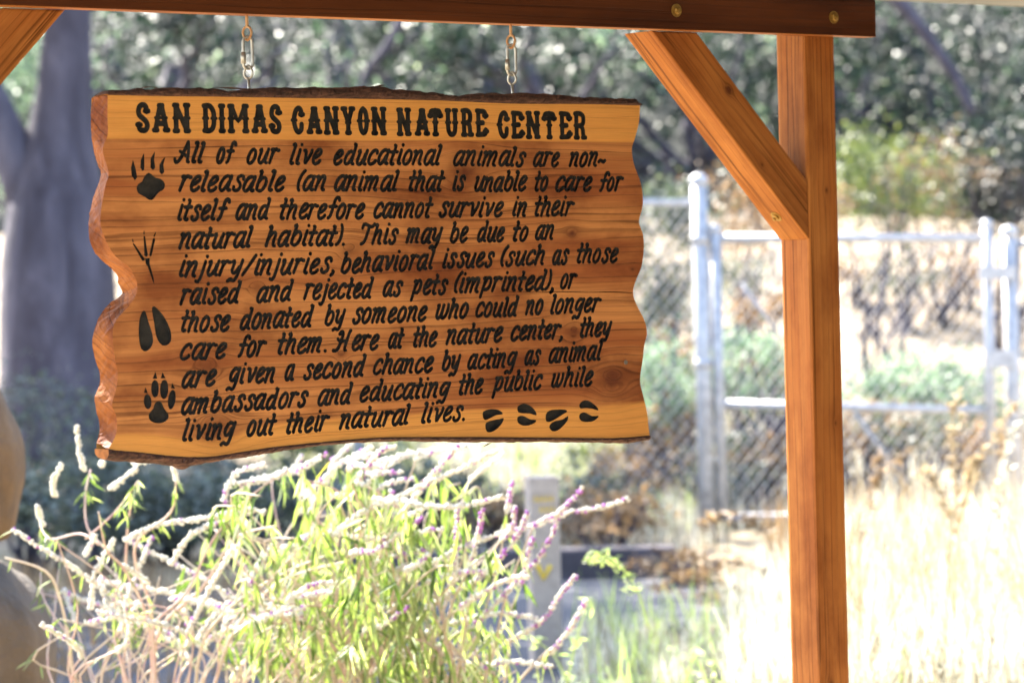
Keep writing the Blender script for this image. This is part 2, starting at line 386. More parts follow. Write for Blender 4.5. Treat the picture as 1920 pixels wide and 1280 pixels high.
# posts: grain along z
def post(s0):
    member('post', M['post'], frame_pt(s0+.0445, 1.0885, -.0445), Zv, -N if False else U, N if False else np.cross(Zv, U), (2.177, .089, .089), .007)
post(0.0); post(-2.25-.089)
def brace(side):
    # 45 degree brace with cut ends, prism in frame plane, thickness along N
    w = .089*math.sqrt(2)
    if side > 0: pts = [(-.4335, BB), (-.4335+w, BB), (-.0005, BB-.4335+w), (-.0005, BB-.4335)]
    else: pts = [(-2.25+.4335, BB), (-2.25+.4335-w, BB), (-2.2495, BB-.4335+w), (-2.2495, BB-.4335)]
    cx = sum(p[0] for p in pts)/4; cz = sum(p[1] for p in pts)/4
    d = np.array([1, -1])/math.sqrt(2) if side > 0 else np.array([-1, -1])/math.sqrt(2)
    ax = U*d[0] + Zv*d[1]; ay = np.cross(N, ax) if side > 0 else -np.cross(N, ax)
    az = np.cross(ax, ay); c = frame_pt(cx, cz, -.0445)
    V = []
    for off in (-.0438, .0438):
        for p in pts:
            q = frame_pt(p[0], p[1], -.0445+off) - c; V.append((q@ax, q@ay, q@az))
    o = mesh_obj('brace', V, [(0, 1, 2, 3), (7, 6, 5, 4)] + [(i, i+4, (i+1) % 4+4, (i+1) % 4) for i in range(4)], M['brace'], SH)
    bevel_mesh(o, .004, 2)
    o.matrix_world = Matrix(((ax[0], ay[0], az[0], c[0]), (ax[1], ay[1], az[1], c[1]), (ax[2], ay[2], az[2], c[2]), (0, 0, 0, 1)))
brace(1); brace(-1)
def bolt(p, nrm, m=M['brass']):
    nrm = np.array(nrm)/np.linalg.norm(nrm); b = MB()
    b.tube([(0, 0, -.001), (0, 0, .0015)], .0135, 20); b.tube([(0, 0, .0015), (0, 0, .0055), (0, 0, .007)], [.0085, .0085, .006], 6)
    b.tube([(0, 0, .007), (0, 0, .011)], .0035, 10)
    o = b.build('bolt', m, SH)
    q = Vector(nrm).to_track_quat('Z', 'Y'); o.matrix_world = Matrix.Translation(Vector(p)) @ q.to_matrix().to_4x4()
bolt(frame_pt(-.3985, 2.0759, .038), N); bolt(frame_pt(.0505, 2.075, .038), N)
dn = -U*math.sqrt(.5) - Zv*math.sqrt(.5)
bolt(frame_pt(-.052, BB-.4335+.052, -.0455)+dn*.0003, dn)
# roof: sheet metal on rafters, unseen front stretch added to block sky light
rb = [frame_pt(s, z, o) for (s, z, o) in ((-3.1, 2.219, -.85), (2.3, 2.219, -.85), (2.3, 2.869, 8.6), (-3.1, 2.869, 8.6))]
V = [tuple(p) for p in rb] + [tuple(p + Zv*.03) for p in rb]
mesh_obj('roof', V, [(0, 3, 2, 1), (4, 5, 6, 7)] + [(i, (i+1) % 4, (i+1) % 4+4, i+4) for i in range(4)], M['roof'], SH)
wl = [frame_pt(q, z, 8.45) for q, z in ((-3.1, -.05), (2.2, -.05), (2.2, 2.85), (-3.1, 2.85))]
mesh_obj('rear_light_block', wl + [p + N*.12 for p in wl], [(0, 1, 2, 3), (7, 6, 5, 4), (0, 4, 5, 1), (1, 5, 6, 2), (2, 6, 7, 3), (3, 7, 4, 0)], M['light_block'], SH)  # unseen blocker added behind the viewer to cut low sky light
wl = [frame_pt(2.2, z, q) for q, z in ((.3, -.05), (8.57, -.05), (8.57, 2.85), (.3, 2.24))]
mesh_obj('side_light_block', wl + [p + U*.1 for p in wl], [(0, 1, 2, 3), (7, 6, 5, 4), (0, 4, 5, 1), (1, 5, 6, 2), (2, 6, 7, 3), (3, 7, 4, 0)], M['light_block'], SH)  # unseen blocker added on the right to stop bounce from sunlit ground
for s in (-3.0, -2.2, -1.4, -.6, .2, 1.0, 1.8):
    a = frame_pt(s, 2.19, -.105); b2 = frame_pt(s, 2.66, 6.5)
    d = (b2-a)/np.linalg.norm(b2-a); l = np.linalg.norm(b2-a)
    member('rafter', M['rafter'], (a+b2)/2, d, np.cross(U, d) if np.cross(U, d)[2] > 0 else -np.cross(U, d), U, (l, .028, .038), .003)

# ------------------------------------------------------------------ hanging hardware
def hanger(s, ztop, zbot, label):
    base = frame_pt(s, 0, .019)
    e = empty('sign_hanger', base+Zv*ztop, label, 'hanger', 'metal hangers holding up the sign')
    toc = np.array([0, 0, 0]) - base; toc[2] = 0; toc /= np.linalg.norm(toc)      # loops open towards the viewer's side
    h = np.cross(Zv, toc); h /= np.linalg.norm(h)
    def tube(name, pts, r, m, par, closed=False, k=8):
        b = MB(); b.tube([base*1.0 + h*p[0] + toc*p[2] + Zv*p[1] - (base+Zv*ztop) for p in pts], r, k, closed=closed)
        return b.build(name, m, par, smooth=True)
    H = ztop - zbot      # .1335 in all
    def tear(z0, z1, w, up=1, ox=0, tw=.5, n=22):
        P = []
        for i in range(n):
            t = 2*math.pi*i/n; y = -math.cos(t); x = math.sin(t)*w*(1-.35*max(0, y if up > 0 else -y))
            P.append((ox + x*math.cos(tw), (z0+z1)/2 + y*(z0-z1)/2*(-1), x*math.sin(tw)))
        return P
    # upper eye
    e1 = tube('eye_bolt', [(0, ztop+.02, 0), (0, ztop-.021, 0)], .0028, M['rust'], e)
    tube('eye', tear(ztop-.021, ztop-.046, .0088, 1, tw=.45), .0024, M['rust'], e1, True)
    # quick link
    P = []; w2 = .0088; zt = ztop-.040; zb = ztop-.099; r = w2; tw = -.35
    for i in range(9): t = math.pi*i/8; P.append((r*math.cos(t), zt-r+r*math.sin(t)))
    for i in range(9): t = math.pi+math.pi*i/8; P.append((r*math.cos(t), zb+r+r*math.sin(t)))
    ql = tube('quick_link', [(x*math.cos(tw), y, x*math.sin(tw)) for x, y in P], .0027, M['steel'], e, True)
    tube('sleeve_nut', [(-w2*math.cos(tw), zb+r+.001, -w2*math.sin(tw)), (-w2*math.cos(tw), zb+r+.022, -w2*math.sin(tw))], .0052, M['steel'], ql, k=6)
    # lower eye
    z1 = zb+.006
    e2 = tube('eye_bolt', [(0, z1-.022, 0), (0, zbot-.02, 0)], .0026, M['steel'], e)
    tube('eye', tear(z1, z1-.024, .0088, -1, tw=.45), .0024, M['steel'], e2, True)
hanger(-1.4436, BB, 1.9018, 'rusty eye bolt and steel quick link above the word DIMAS, left of the two hangers')
hanger(-.8191, BB, 1.9053, 'eye bolt and steel quick link above the word CENTER, right of the two hangers')

# ------------------------------------------------------------------ the sign: outline
front_left = [(202,179),(201.5,215),(202,253),(195,270),(193,286),(203.6,324),(199,343),(194,366),(190,390),(188,419),(199,452),(216,480),(241.5,500),(251,517),(257,531),(255.6,550),(243,572),(218,600),(211,625),(215,672),(220.6,700),(218,728),(210,759),(218,781),(218,812),(204,841)]
back_left = [(172,184),(170.5,215),(171,245),(174,272),(179.7,298),(189.5,326),(179.7,357),(173,378),(170,395),(166,419),(168.4,450),(179.7,475),(202,497),(220.5,517),(221,530),(229,550),(202.5,572),(185,597),(173,637),(177.5,669),(188,705),(184,728),(177.5,750),(187,797),(185,815),(181,830)]
wood_top = [(202,178.6),(300,180.5),(407,181.6),(550,184),(700,186),(828,189),(917,193),(977,195),(1096,195.5),(1200,198)]
wood_right = [(1198,229),(1190.7,259),(1184.7,279.5),(1189,309),(1201,342),(1205.5,371.6),(1204,392),(1198,416),(1205.5,440),(1207,467),(1202.6,500),(1192.5,525),(1187,547),(1192.5,569),(1208,600),(1213,625),(1208,647),(1205,675),(1200,712.5),(1205,737.5),(1213,772),(1216,800),(1218,816)]
wood_bot = [(1149,821),(1024,820),(899,819),(774,819),(700,820.5),(609,828),(515,837.5),(452.5,847),(390,856),(327.5,855),(265,848),(218,844)]
bark_top = [(201,177),(204,170),(215,169),(244,168),(268,166),(288,168.5),(300,164.5),(330,164),(365,165.5),(401,165),(425,168),(452,169),(472,165),(496,164),(520,162.5),(548,164),(575,163),(610,164),(640,163.5),(700,163),(722,161),(739,168),(770,170),(800,172),(822,174),(845,179),(866,180),(884,176),(900,173.5),(930,173),(955,174.5),(985,174),(1020,176),(1066,178.6),(1095,182),(1125,184),(1160,184),(1197,186),(1206,195)]
bark_bot = [(1220,825),(1180,831),(1100,829),(1024,828.5),(930,829),(836,828.5),(774,827),(700,828.5),(640,832),(577,839),(515,848),(452,859),(421,862.5),(385,869),(359,874),(346,879),(336,874),(315,871),(265,867),(218,865),(202,861)]
TH = .045
def loc(px, py, off=0.0):
    s, z = on_plane(px, py, SIGN_OFF + off); return np.array([s-SO[0], z-SO[1], off])
def smooth_line(P, n=4):
    P = [np.array(p, float) for p in P]; out = []
    for i in range(len(P)-1):
        a, b, c, d = P[max(i-1, 0)], P[i], P[i+1], P[min(i+2, len(P)-1)]
        for k in range(n):
            t = k/n; out.append(.5*((2*b)+(-a+c)*t+(2*a-5*b+4*c-d)*t*t+(-a+3*b-3*c+d)*t**3))
    out.append(P[-1]); return out
FL = [loc(*p) for p in smooth_line(front_left)]
BL = [loc(p[0], p[1], -TH) for p in smooth_line(back_left)]
TOP = [loc(*p) for p in smooth_line(wood_top)]
RT = [loc(*p) for p in smooth_line([wood_top[-1]] + wood_right)][1:]
BT = [loc(*p) for p in smooth_line([wood_right[-1]] + wood_bot + [front_left[-1]])][1:-1]
outline = TOP + RT + BT + FL[::-1][:-1]      # clockwise from top-left
outline2 = [p[:2] for p in outline]

# ------------------------------------------------------------------ lettering strokes
# glyph: (advance, [polylines]); x-height centreline = 1, ascender 1.42, stroke radius RR
RR = .136
G = {
 'a': (.92, [[(.70,.80),(.56,.97),(.40,1.0),(.20,.84),(.06,.48),(.06,.14),(.22,-.02),(.40,.12),(.58,.55)], [(.72,1.0),(.64,.55),(.60,.12),(.66,.0),(.78,.02)]]),
 'b': (.86, [[(.10,1.34),(.22,1.40),(.18,1.1),(.08,.5),(.06,.12)], [(.12,.62),(.34,.92),(.56,.86),(.64,.55),(.52,.15),(.30,-.02),(.08,.10)]]),
 'c': (.78, [[(.62,.78),(.60,.94),(.44,1.0),(.22,.84),(.07,.45),(.10,.10),(.28,-.02),(.50,.08),(.60,.22)]]),
 'd': (.94, [[(.58,.78),(.46,.90),(.24,.80),(.08,.45),(.08,.10),(.24,-.02),(.44,.14),(.58,.5)], [(.62,1.40),(.72,1.40),(.70,1.15),(.62,.5),(.60,.08),(.74,.0)]]),
 'e': (.78, [[(.12,.40),(.36,.52),(.56,.74),(.56,.94),(.40,1.0),(.20,.82),(.07,.42),(.12,.08),(.30,-.02),(.50,.08),(.60,.22)]]),
 'f': (.74, [[(.78,1.22),(.74,1.38),(.58,1.42),(.44,1.25),(.36,.7),(.26,.15),(.12,-.02)], [(.10,.78),(.62,.80)]]),
 'g': (.92, [[(.68,.90),(.50,1.0),(.32,.96),(.14,.66),(.12,.30),(.26,.16),(.44,.26),(.60,.60)], [(.76,1.0),(.68,.55),(.60,.0),(.48,-.38),(.34,-.46),(.16,-.34),(-.02,-.46)]]),
 'h': (.90, [[(.08,1.34),(.20,1.40),(.18,1.1),(.08,.4),(.04,.0)], [(.10,.45),(.28,.84),(.50,.96),(.60,.82),(.54,.4),(.54,.05),(.66,.0)]]),
 'i': (.46, [[(.20,.98),(.16,.6),(.10,.12),(.18,.0),(.26,.02)], [(.24,1.34),(.25,1.35)]]),
 'j': (.52, [[(.30,.98),(.24,.4),(.16,-.2),(.04,-.44),(-.10,-.40)], [(.34,1.34),(.35,1.35)]]),
 'l': (.46, [[(.08,1.34),(.22,1.40),(.22,1.15),(.12,.5),(.08,.08),(.18,.0),(.26,.03)]]),
 'm': (1.30, [[(.0,.90),(.14,.98),(.14,.7),(.04,.0)], [(.14,.55),(.32,.92),(.48,.98),(.52,.80),(.42,.0)], [(.50,.50),(.70,.92),(.88,.98),(.94,.80),(.86,.35),(.84,.06),(.98,.0)]]),
 'n': (.90, [[(.0,.90),(.14,.98),(.14,.7),(.04,.0)], [(.12,.45),(.30,.86),(.50,.98),(.60,.84),(.54,.4),(.52,.06),(.66,.0)]]),
 'o': (.84, [[(.38,1.0),(.20,.84),(.07,.45),(.10,.10),(.28,-.02),(.48,.12),(.60,.5),(.56,.86),(.38,1.0)]]),
 'p': (.90, [[(.06,.92),(.20,1.0),(.14,.4),(.02,-.45)], [(.16,.5),(.34,.92),(.54,.96),(.64,.72),(.58,.30),(.38,.10),(.14,.16)]]),
 'r': (.72, [[(.04,.92),(.16,.98),(.14,.6),(.04,.0)], [(.14,.62),(.26,.88),(.42,.98),(.52,.88),(.62,.90)]]),
 's': (.78, [[(.64,.76),(.62,.92),(.46,1.0),(.28,.90),(.26,.70),(.44,.50),(.52,.26),(.42,.03),(.22,-.03),(.08,.08),(.08,.22)]]),
 't': (.60, [[(.22,1.36),(.30,1.36),(.26,1.0),(.14,.3),(.14,.06),(.26,-.01),(.34,.04)], [(.0,.88),(.50,.90)]]),
 'u': (.92, [[(.08,.90),(.20,.98),(.14,.6),(.08,.22),(.18,.0),(.34,.0),(.50,.25),(.62,.7)], [(.72,.98),(.64,.5),(.60,.08),(.74,.0)]]),
 'v': (.84, [[(.08,.94),(.22,.92),(.26,.5),(.30,.04),(.46,.34),(.64,.72),(.68,.98)]]),
 'w': (1.20, [[(.08,.90),(.18,.98),(.12,.6),(.08,.18),(.22,.0),(.38,.12),(.50,.5),(.56,.96)], [(.50,.4),(.50,.12),(.64,.0),(.84,.2),(.96,.6),(.96,.98)]]),
 'y': (.88, [[(.04,.90),(.16,.98),(.14,.6),(.10,.30),(.22,.12),(.38,.20),(.56,.55)], [(.70,1.0),(.62,.5),(.54,.0),(.42,-.32),(.28,-.40),(.12,-.30),(-.06,-.42)]]),
 'A': (1.25, [[(-.02,.20),(.08,-.02),(.30,.10),(.50,.60),(.72,1.40)], [(.72,1.40),(.84,.9),(.90,.35),(.92,.04),(1.02,.02)], [(.26,.74),(.38,.68),(.56,.58),(.80,.40)]]),
 'T': (1.05, [[(.0,1.16),(.06,1.40),(.24,1.42),(.48,1.32),(.76,1.24),(.92,1.34),(.98,1.44)], [(.56,1.26),(.50,.8),(.40,.3),(.26,.06),(.10,-.02)]]),
 'H': (1.36, [[(.18,1.22),(.32,1.40),(.46,1.26),(.42,.8),(.30,.3),(.12,.02),(-.12,.02)], [(.10,.86),(.22,.74),(.40,.70),(.62,.69),(.86,.72)], [(1.06,1.46),(.96,1.2),(.86,.6),(.80,.1),(.92,.0)]]),
 '(': (.46, [[(.42,1.44),(.22,1.15),(.08,.6),(.12,.15),(.22,.0)]]),
 ')': (.46, [[(.16,1.44),(.26,1.15),(.28,.6),(.18,.2),(.02,.02)]]),
 '/': (.80, [[(.02,-.04),(.35,.62),(.70,1.36)]]),
 ',': (.34, [[(.12,.05),(.18,.0),(.12,-.16),(.04,-.24)]]),
 '.': (.36, [[(.12,.02),(.14,.03)]]),
 '~': (.70, [[(.04,.30),(.16,.44),(.32,.36),(.46,.28),(.60,.42)]]),
}
SLANT = .24
# word, x0, x1 (ink extent in the photograph), baseline y at x0, at x1 (bottom of the ink)
W = [('All',325,387,307,308),('of',405,446,308,308),('our',462,527,309,309),('live',542,606,310,311),('educational',625,831,311,311),('animals',849,988,312,314),('are',999,1051,314,314),('non~',1066,1137,314,314),
 ('releasable',334,537,361,361),('(an',556,613,360,360),('animal',626,751,360,360),('that',766,836,360,360),('is',848,875,359.5,359.5),('unable',889,990,361,360),('to',1002,1029,360,360),('care',1041,1112,360,360),('for',1123,1171,360,360),
 ('itself',332,434,415.5,414.5),('and',441,510,414,413.5),('therefore',524,686,413,412),('cannot',700,814,411,410),('survive',822,946,409,408),('in',960,989,407,407),('their',1002,1079,407,406.5),
 ('natural',334,477,469,466),('habitat).',496,647,464,462),('This',674,749,460,459),('may',760,832,458,457.5),('be',843,880,457,456),('due',894,948,455,455),('to',961,992,454,453),('an',1003,1040,451.5,450.5),
 ('injury/injuries,',335,628,521,513.5),('behavioral',638,818,514.5,506),('issues',829,929,504.5,502),('(such',938,1023,501,498),('as',1035,1069,497.5,497),('those',1081,1161,495.5,493),
 ('raised',336,455,573,570),('and',480,553,569,565),('rejected',568,703,563.5,560),('as',717,757,557.5,557),('pets',768,842,555,553),('(imprinted),',851,1039,551,545),('or',1050,1084,543,541),
 ('those',339,434,624.5,622),('donated',449,591,619.5,613.5),('by',608,650,611.5,611),('someone',660,803,609,603.5),('who',816,880,601,598),('could',891,975,596.5,594.5),('no',984,1020,592,591),('longer',1031,1129,590,586),
 ('care',337,427,676,674),('for',445,502,671,669.5),('them.',520,613,666.5,661.5),('Here',622,713,661,656.5),('at',727,760,654.5,653.5),('the',774,822,652,651),('nature',835,945,648,642.5),('center,',957,1056,640.5,636),('they',1087,1149,634,631),
 ('are',340,408,729.5,724),('given',422,517,722,718),('a',533,555,716,715),('second',568,689,714,706),('chance',699,815,704,699),('by',828,866,697,695),('acting',876,972,694.5,689),('as',983,1016,686.5,685),('animal',1028,1132,683,675.5),
 ('ambassadors',339,580,779,763.5),('and',595,664,762,757.5),('educating',674,847,755,745),('the',860,908,742,739),('public',921,1019,736,731),('while',1033,1114,728,725),
 ('living',341,445,829,823),('out',462,521,820,815.5),('their',536,620,814.5,808),('natural',635,772,806,796.5),('lives.',789,872,794.5,790)]
strokes = []        # (word id, pts Nx2, radius)
def cr_spline(P, n=4):
    P = [np.array(p, float) for p in P]
    if len(P) < 3: return P
    return smooth_line(P, n)
XH = .0258          # x-height of the centreline in metres
for wi, (txt, x0, x1, y0, y1) in enumerate(W):
    rad = RR*XH*1.0
    pen = 0; polys = []
    for ci, ch in enumerate(txt):
        adv, ss = G[ch]
        jit = (random.uniform(-.02, .02), random.uniform(-.025, .025), random.uniform(.97, 1.03))
        for st in ss:
            polys.append([((x*jit[2]+pen+jit[0]) + SLANT*0, y*jit[2]+jit[1]) for x, y in st])
        pen += adv
    # slant
    polys = [[(x + SLANT*y, y) for x, y in st] for st in polys]
    mnx = min(p[0] for st in polys for p in st); mxx = max(p[0] for st in polys for p in st)
    a = loc(x0, y0)[:2]; b = loc(x1, y1)[:2]
    d = (b-a); L = np.linalg.norm(d); d /= L
    k = (L - 2*rad)/((mxx-mnx)*XH)
    upv = np.array([0, 1.0])
    for st in polys:
        pts = [a + d*(rad + (x-mnx)*XH*k) + upv*(rad + y*XH) for x, y in cr_spline(st, 4)]
        strokes.append((wi, np.array(pts), rad*random.uniform(.94, 1.04)))
NW = len(W)
# title, bone-ended poster letters in a unit cell (0..1, 0..1)
def stem(x, y0=0, y1=1, ends=(1, 1), spur=True): return ('stem', x, y0, y1, ends, spur)
TG = {
 'S': [[(.92,.74),(.84,.93),(.55,1.0),(.22,.94),(.06,.76),(.14,.60),(.50,.47),(.84,.34),(.96,.18),(.78,.02),(.45,-.0),(.14,.05),(.08,.24)]],
 'A': [[(.48,.98),(.30,.55),(.10,.02)], [(.58,.98),(.74,.55),(.92,.02)], [(.26,.28),(.74,.28)]],
 'N': [[(.12,0),(.12,1)], [(.12,1),(.84,.04)], [(.88,0),(.88,1)]],
 'D': [[(.14,0),(.14,1)], [(.14,1),(.55,.99),(.86,.78),(.92,.5),(.86,.2),(.6,.02),(.14,0)]],
 'I': [[(.5,0),(.5,1)]],
 'M': [[(.08,0),(.08,1)], [(.08,1),(.5,.42),(.92,1)], [(.92,0),(.92,1)]],
 'C': [[(.92,.72),(.84,.92),(.6,1.0),(.28,.86),(.10,.5),(.26,.14),(.55,0),(.84,.10),(.90,.32)]],
 'Y': [[(.10,1),(.5,.42)], [(.90,1),(.5,.42)], [(.5,.42),(.5,0)]],
 'O': [[(.5,1),(.22,.86),(.10,.5),(.22,.14),(.5,0),(.78,.14),(.90,.5),(.78,.86),(.5,1)]],
 'T': [[(.5,0),(.5,1)], [(.06,.76),(.12,.95),(.5,.98),(.88,.95),(.94,.76)]],
 'U': [[(.12,1),(.12,.25),(.3,.03),(.5,0),(.7,.03),(.88,.25),(.88,1)]],
 'R': [[(.12,0),(.12,1)], [(.12,1),(.55,1),(.86,.88),(.86,.62),(.55,.50),(.12,.50)], [(.5,.50),(.78,.38),(.84,.15),(.92,.0)]],
 'E': [[(.12,0),(.12,1)], [(.12,.98),(.6,.98),(.86,.93),(.92,.76)], [(.12,.5),(.62,.5)], [(.12,.02),(.6,.02),(.88,.05),(.94,.20)]],
}
def bone_ends(ch):
    e = {'S': [(.92,.76),(.08,.22)], 'A': [(.10,.02),(.92,.02),(.52,.98)], 'N': [(.12,0),(.12,1),(.88,0),(.88,1)], 'D': [(.14,0),(.14,1)], 'I': [(.5,0),(.5,1)],
         'M': [(.08,0),(.08,1),(.92,0),(.92,1)], 'C': [(.92,.74)], 'Y': [(.10,1),(.90,1),(.5,0)], 'O': [], 'T': [(.5,0),(.06,.78),(.94,.78)], 'U': [(.12,1),(.88,1)],
         'R': [(.12,0),(.12,1),(.92,0)], 'E': [(.12,0),(.12,1),(.92,.80),(.94,.14)]}[ch]
    sp = {'S': [], 'A': [(.28,.5),(.76,.5)], 'N': [(.12,.5),(.88,.5)], 'D': [(.14,.5),(.92,.5)], 'I': [(.5,.5)], 'M': [(.08,.5),(.92,.5)], 'C': [(.10,.5)], 'Y': [(.5,.42)],
          'O': [(.10,.5),(.90,.5)], 'T': [(.5,.5)], 'U': [(.12,.5),(.88,.5)], 'R': [(.12,.5)], 'E': [(.12,.5)]}[ch]
    return e, sp
TW = [('SAN', [(254,283),(284,320),(322,360)], 190.5, 251), ('DIMAS', [(378,409),(408.5,425),(426,469),(471,503),(504,530)], 192.5, 251.5),
      ('CANYON', [(545,573),(574,605),(606,638),(639,668),(669,695),(695,727)], 197, 254), ('NATURE', [(743,773),(777,807),(802,832),(834,861),(864,889),(891,917)], 200.5, 257),
      ('CENTER', [(931,957),(958,985),(985,1015),(1016,1045),(1048,1074),(1075,1101)], 206, 262)]
TR_ = .0055
for ti, (txt, ext, yt, yb) in enumerate(TW):
    for ci, ch in enumerate(txt):
        x0, x1 = ext[ci]; n = len(txt)
        yt_ = yt + (0.012*(x0-ext[0][0])); yb_ = yb + (.012*(x0-ext[0][0]))
        A = loc(x0, yb_)[:2]; B = loc(x1, yb_)[:2]; C_ = loc(x0, yt_)[:2]
        r = TR_
        wdt = (B-A); Lx = np.linalg.norm(wdt); dx = wdt/Lx; Hh = C_[1]-A[1]
        def mp(p): return A + dx*(r*1.15 + p[0]*(Lx-2.3*r)) + np.array([0, r*1.1 + p[1]*(Hh-2.2*r)])
        for st in TG[ch]:
            sm = cr_spline(st, 4) if len(st) > 3 or ch in 'SCO' else [np.array(p) for p in st]
            if len(st) == 3 and ch == 'A': sm = [np.array(p) for p in st]
            strokes.append((NW+ti, np.array([mp(p) for p in sm]), r*.94))
        e, spn = bone_ends(ch)
        for p in e:
            q = mp(p)
            for dxx in (-.0034, .0034): strokes.append((NW+ti, np.array([q+[dxx, 0], q+[dxx+.0001, 0]]), r*.88))
        for p in spn:
            q = mp(p); strokes.append((NW+ti, np.array([q+[-.0046, 0], q+[.0046, 0]]), r*.62))
NT = NW + len(TW)
# tracks as polygons (photograph pixels)
def zz(pts, ox, oy, k): return [(ox+x/k, oy+y/k) for x, y in pts]
def ell(cx, cy, rx, ry, tilt=0, n=18):
    return [(cx+rx*math.cos(t)*math.cos(tilt)-ry*math.sin(t)*math.sin(tilt), cy+rx*math.cos(t)*math.sin(tilt)+ry*math.sin(t)*math.cos(tilt)) for t in [2*math.pi*i/n for i in range(n)]]
def taper(x0, y0, x1, y1, r0_, r1_):
    dx, dy = x1-x0, y1-y0; L = math.hypot(dx, dy); nx, ny = -dy/L, dx/L
    return [(x0+nx*r0_, y0+ny*r0_), (x1+nx*r1_, y1+ny*r1_), (x1+dx/L*r1_*.8, y1+dy/L*r1_*.8), (x1-nx*r1_, y1-ny*r1_), (x0-nx*r0_, y0-ny*r0_), (x0-dx/L*r0_*.8, y0-dy/L*r0_*.8)]
def sm_poly(P, n=3): 
    Q = P + P[:3]; out = []; Q = [np.array(q, float) for q in ([P[-1]] + P + P[:2])]
    for i in range(1, len(Q)-2):
        a, b, c, d = Q[i-1], Q[i], Q[i+1], Q[i+2]
        for k in range(n):
            t = k/n; out.append(tuple(.5*((2*b)+(-a+c)*t+(2*a-5*b+4*c-d)*t*t+(-a+3*b-3*c+d)*t**3)))
    return out
tracks = [
 ('bear_track', [sm_poly([(279,324),(287,330),(292,333.5),(302,336),(309,345),(307,355),(299,360),(293,366),(287,374),(280,375),(271,369),(260,363),(256,354),(259,345),(266.5,340.6),(270.5,331)], 2),
   [(249,300),(254,315),(257,333),(253,338),(247,330),(245.5,315)], [(270,287),(270.6,306),(270.6,318),(267,320.5),(263,315),(264,300)],
   [(290.5,284),(289,300),(291,315),(287,319),(282,315),(282.5,297)], [(310,294.5),(306,309),(308,322.5),(303,327.6),(299,322.6),(299,309),(304,300)]]),
 ('bird_track', [taper(250,457,269,487,1.2,3), taper(248,448,249.7,453.6,.5,1.1), taper(270.5,443.4,274,479,1.4,3.2), taper(270,432.5,270,439,.5,1.2), taper(288.7,448,282,479,2.3,2.3), taper(291.6,435.6,289,443.4,.6,1.3),
   [(272,484),(281,484),(280.5,492),(281,497),(288,521),(288.8,533),(285.5,524),(277,500),(273,494)]]),
 ('deer_track', [sm_poly([(269.7,582),(273.6,587),(278,602.5),(285,624),(287,640),(282,652.5),(273,658.4),(265,654),(261,640),(260,618),(261,602.5),(264,590)], 2),
   sm_poly([(285,576.7),(290,574.7),(298,582),(309,596),(318,615),(321,627.5),(320,640),(313,647),(304,647),(296,638),(291.5,624),(289,605.6),(286,590)], 2)]),
 ('wolf_track', [sm_poly([(296,752),(302.5,754),(307,764),(314,774),(316,781.6),(310,790),(296,793),(284,790),(279,783),(280,774.5),(287,766),(290,756.6)], 2), ell(290.5,728.4,7.3,16.3), ell(307.7,729.7,7.8,18.3,.03), ell(276.7,752.7,7.2,14,-.08), ell(322,748.8,7,18.5,.14),
   [(291.6,696.4),(294.7,709.7),(286,709.7)], [(304.4,697.5),(310.3,709),(301.4,709)], [(272.5,725.6),(277,736.6),(269.7,736.3)], [(322.8,717.5),(328,728.4),(320.5,727.7)]]),
]
hp = [[[(460,700),(530,675),(600,680),(645,705),(648,728),(590,735),(520,770),(475,785),(455,750)],[(662,765),(650,810),(600,870),(540,905),(495,900),(480,850),(490,810),(560,785),(620,775)]],
 [[(800,660),(830,630),(880,622),(940,650),(985,705),(988,738),(930,720),(870,718),(810,708)],[(800,760),(830,742),(870,748),(930,780),(988,785),(970,815),(910,838),(850,838),(805,810)]],
 [[(1085,730),(1120,690),(1180,680),(1280,682),(1293,705),(1250,730),(1190,770),(1130,800),(1088,795)],[(1305,745),(1300,790),(1250,850),(1200,890),(1150,895),(1120,860),(1135,820),(1180,795),(1250,780)]],
 [[(1420,630),(1450,595),(1500,588),(1550,615),(1600,660),(1605,688),(1550,672),(1490,665),(1430,668)],[(1420,735),(1450,710),(1490,715),(1550,745),(1612,742),(1590,775),(1540,800),(1470,803),(1425,780)]]]
for a in hp: tracks.append(('hoof_track', [sm_poly(zz(q, 820, 640, 5.333), 2) for q in a]))
crack = [(930,546.5),(980,547),(1040,546.3),(1100,547.6),(1150,546.5),(1186,548.3),(1186,549.6),(1150,548.2),(1100,548.8),(1040,547.4),(980,547.8)]

# ------------------------------------------------------------------ cut the lettering into the face (constrained triangulation)
def stroke_poly(pts, r):
    n = len(pts); L = []; R_ = []
    for i in range(n):
        t = pts[min(i+1, n-1)] - pts[max(i-1, 0)]; l = np.linalg.norm(t)
        t = t/l if l > 1e-9 else np.array([1.0, 0]); nn = np.array([-t[1], t[0]])
        L.append(pts[i]+nn*r); R_.append(pts[i]-nn*r)
    def cap(c, a0, k=5): return [c + r*np.array([math.cos(a0 - math.pi*j/(k+1)), math.sin(a0 - math.pi*j/(k+1))]) for j in range(1, k+1)]
    t1 = pts[-1]-pts[-2]; t0 = pts[0]-pts[1]
    a1 = math.atan2(t1[1], t1[0]) + math.pi/2; a0 = math.atan2(t0[1], t0[0]) + math.pi/2
    return np.array(L + cap(pts[-1], a1) + R_[::-1] + cap(pts[0], a0))
polys = []           # (id, polygon, stroke pts, r)
for wid, pts, r in strokes:
    if len(pts) > 2:                      # drop points that sit too close together
        keep = [0]
        for i in range(1, len(pts)):
            if np.linalg.norm(pts[i]-pts[keep[-1]]) > .0010 or i == len(pts)-1: keep.append(i)
        pts = pts[keep]
    polys.append((wid, stroke_poly(pts, r), pts, r))
for k, (nm, pp) in enumerate(tracks):
    for q in pp: polys.append((NT+k, np.array([loc(*p)[:2] for p in q]), None, 0))
CR = NT+len(tracks)
polys.append((CR, np.array([loc(*p)[:2] for p in crack]), None, 0))
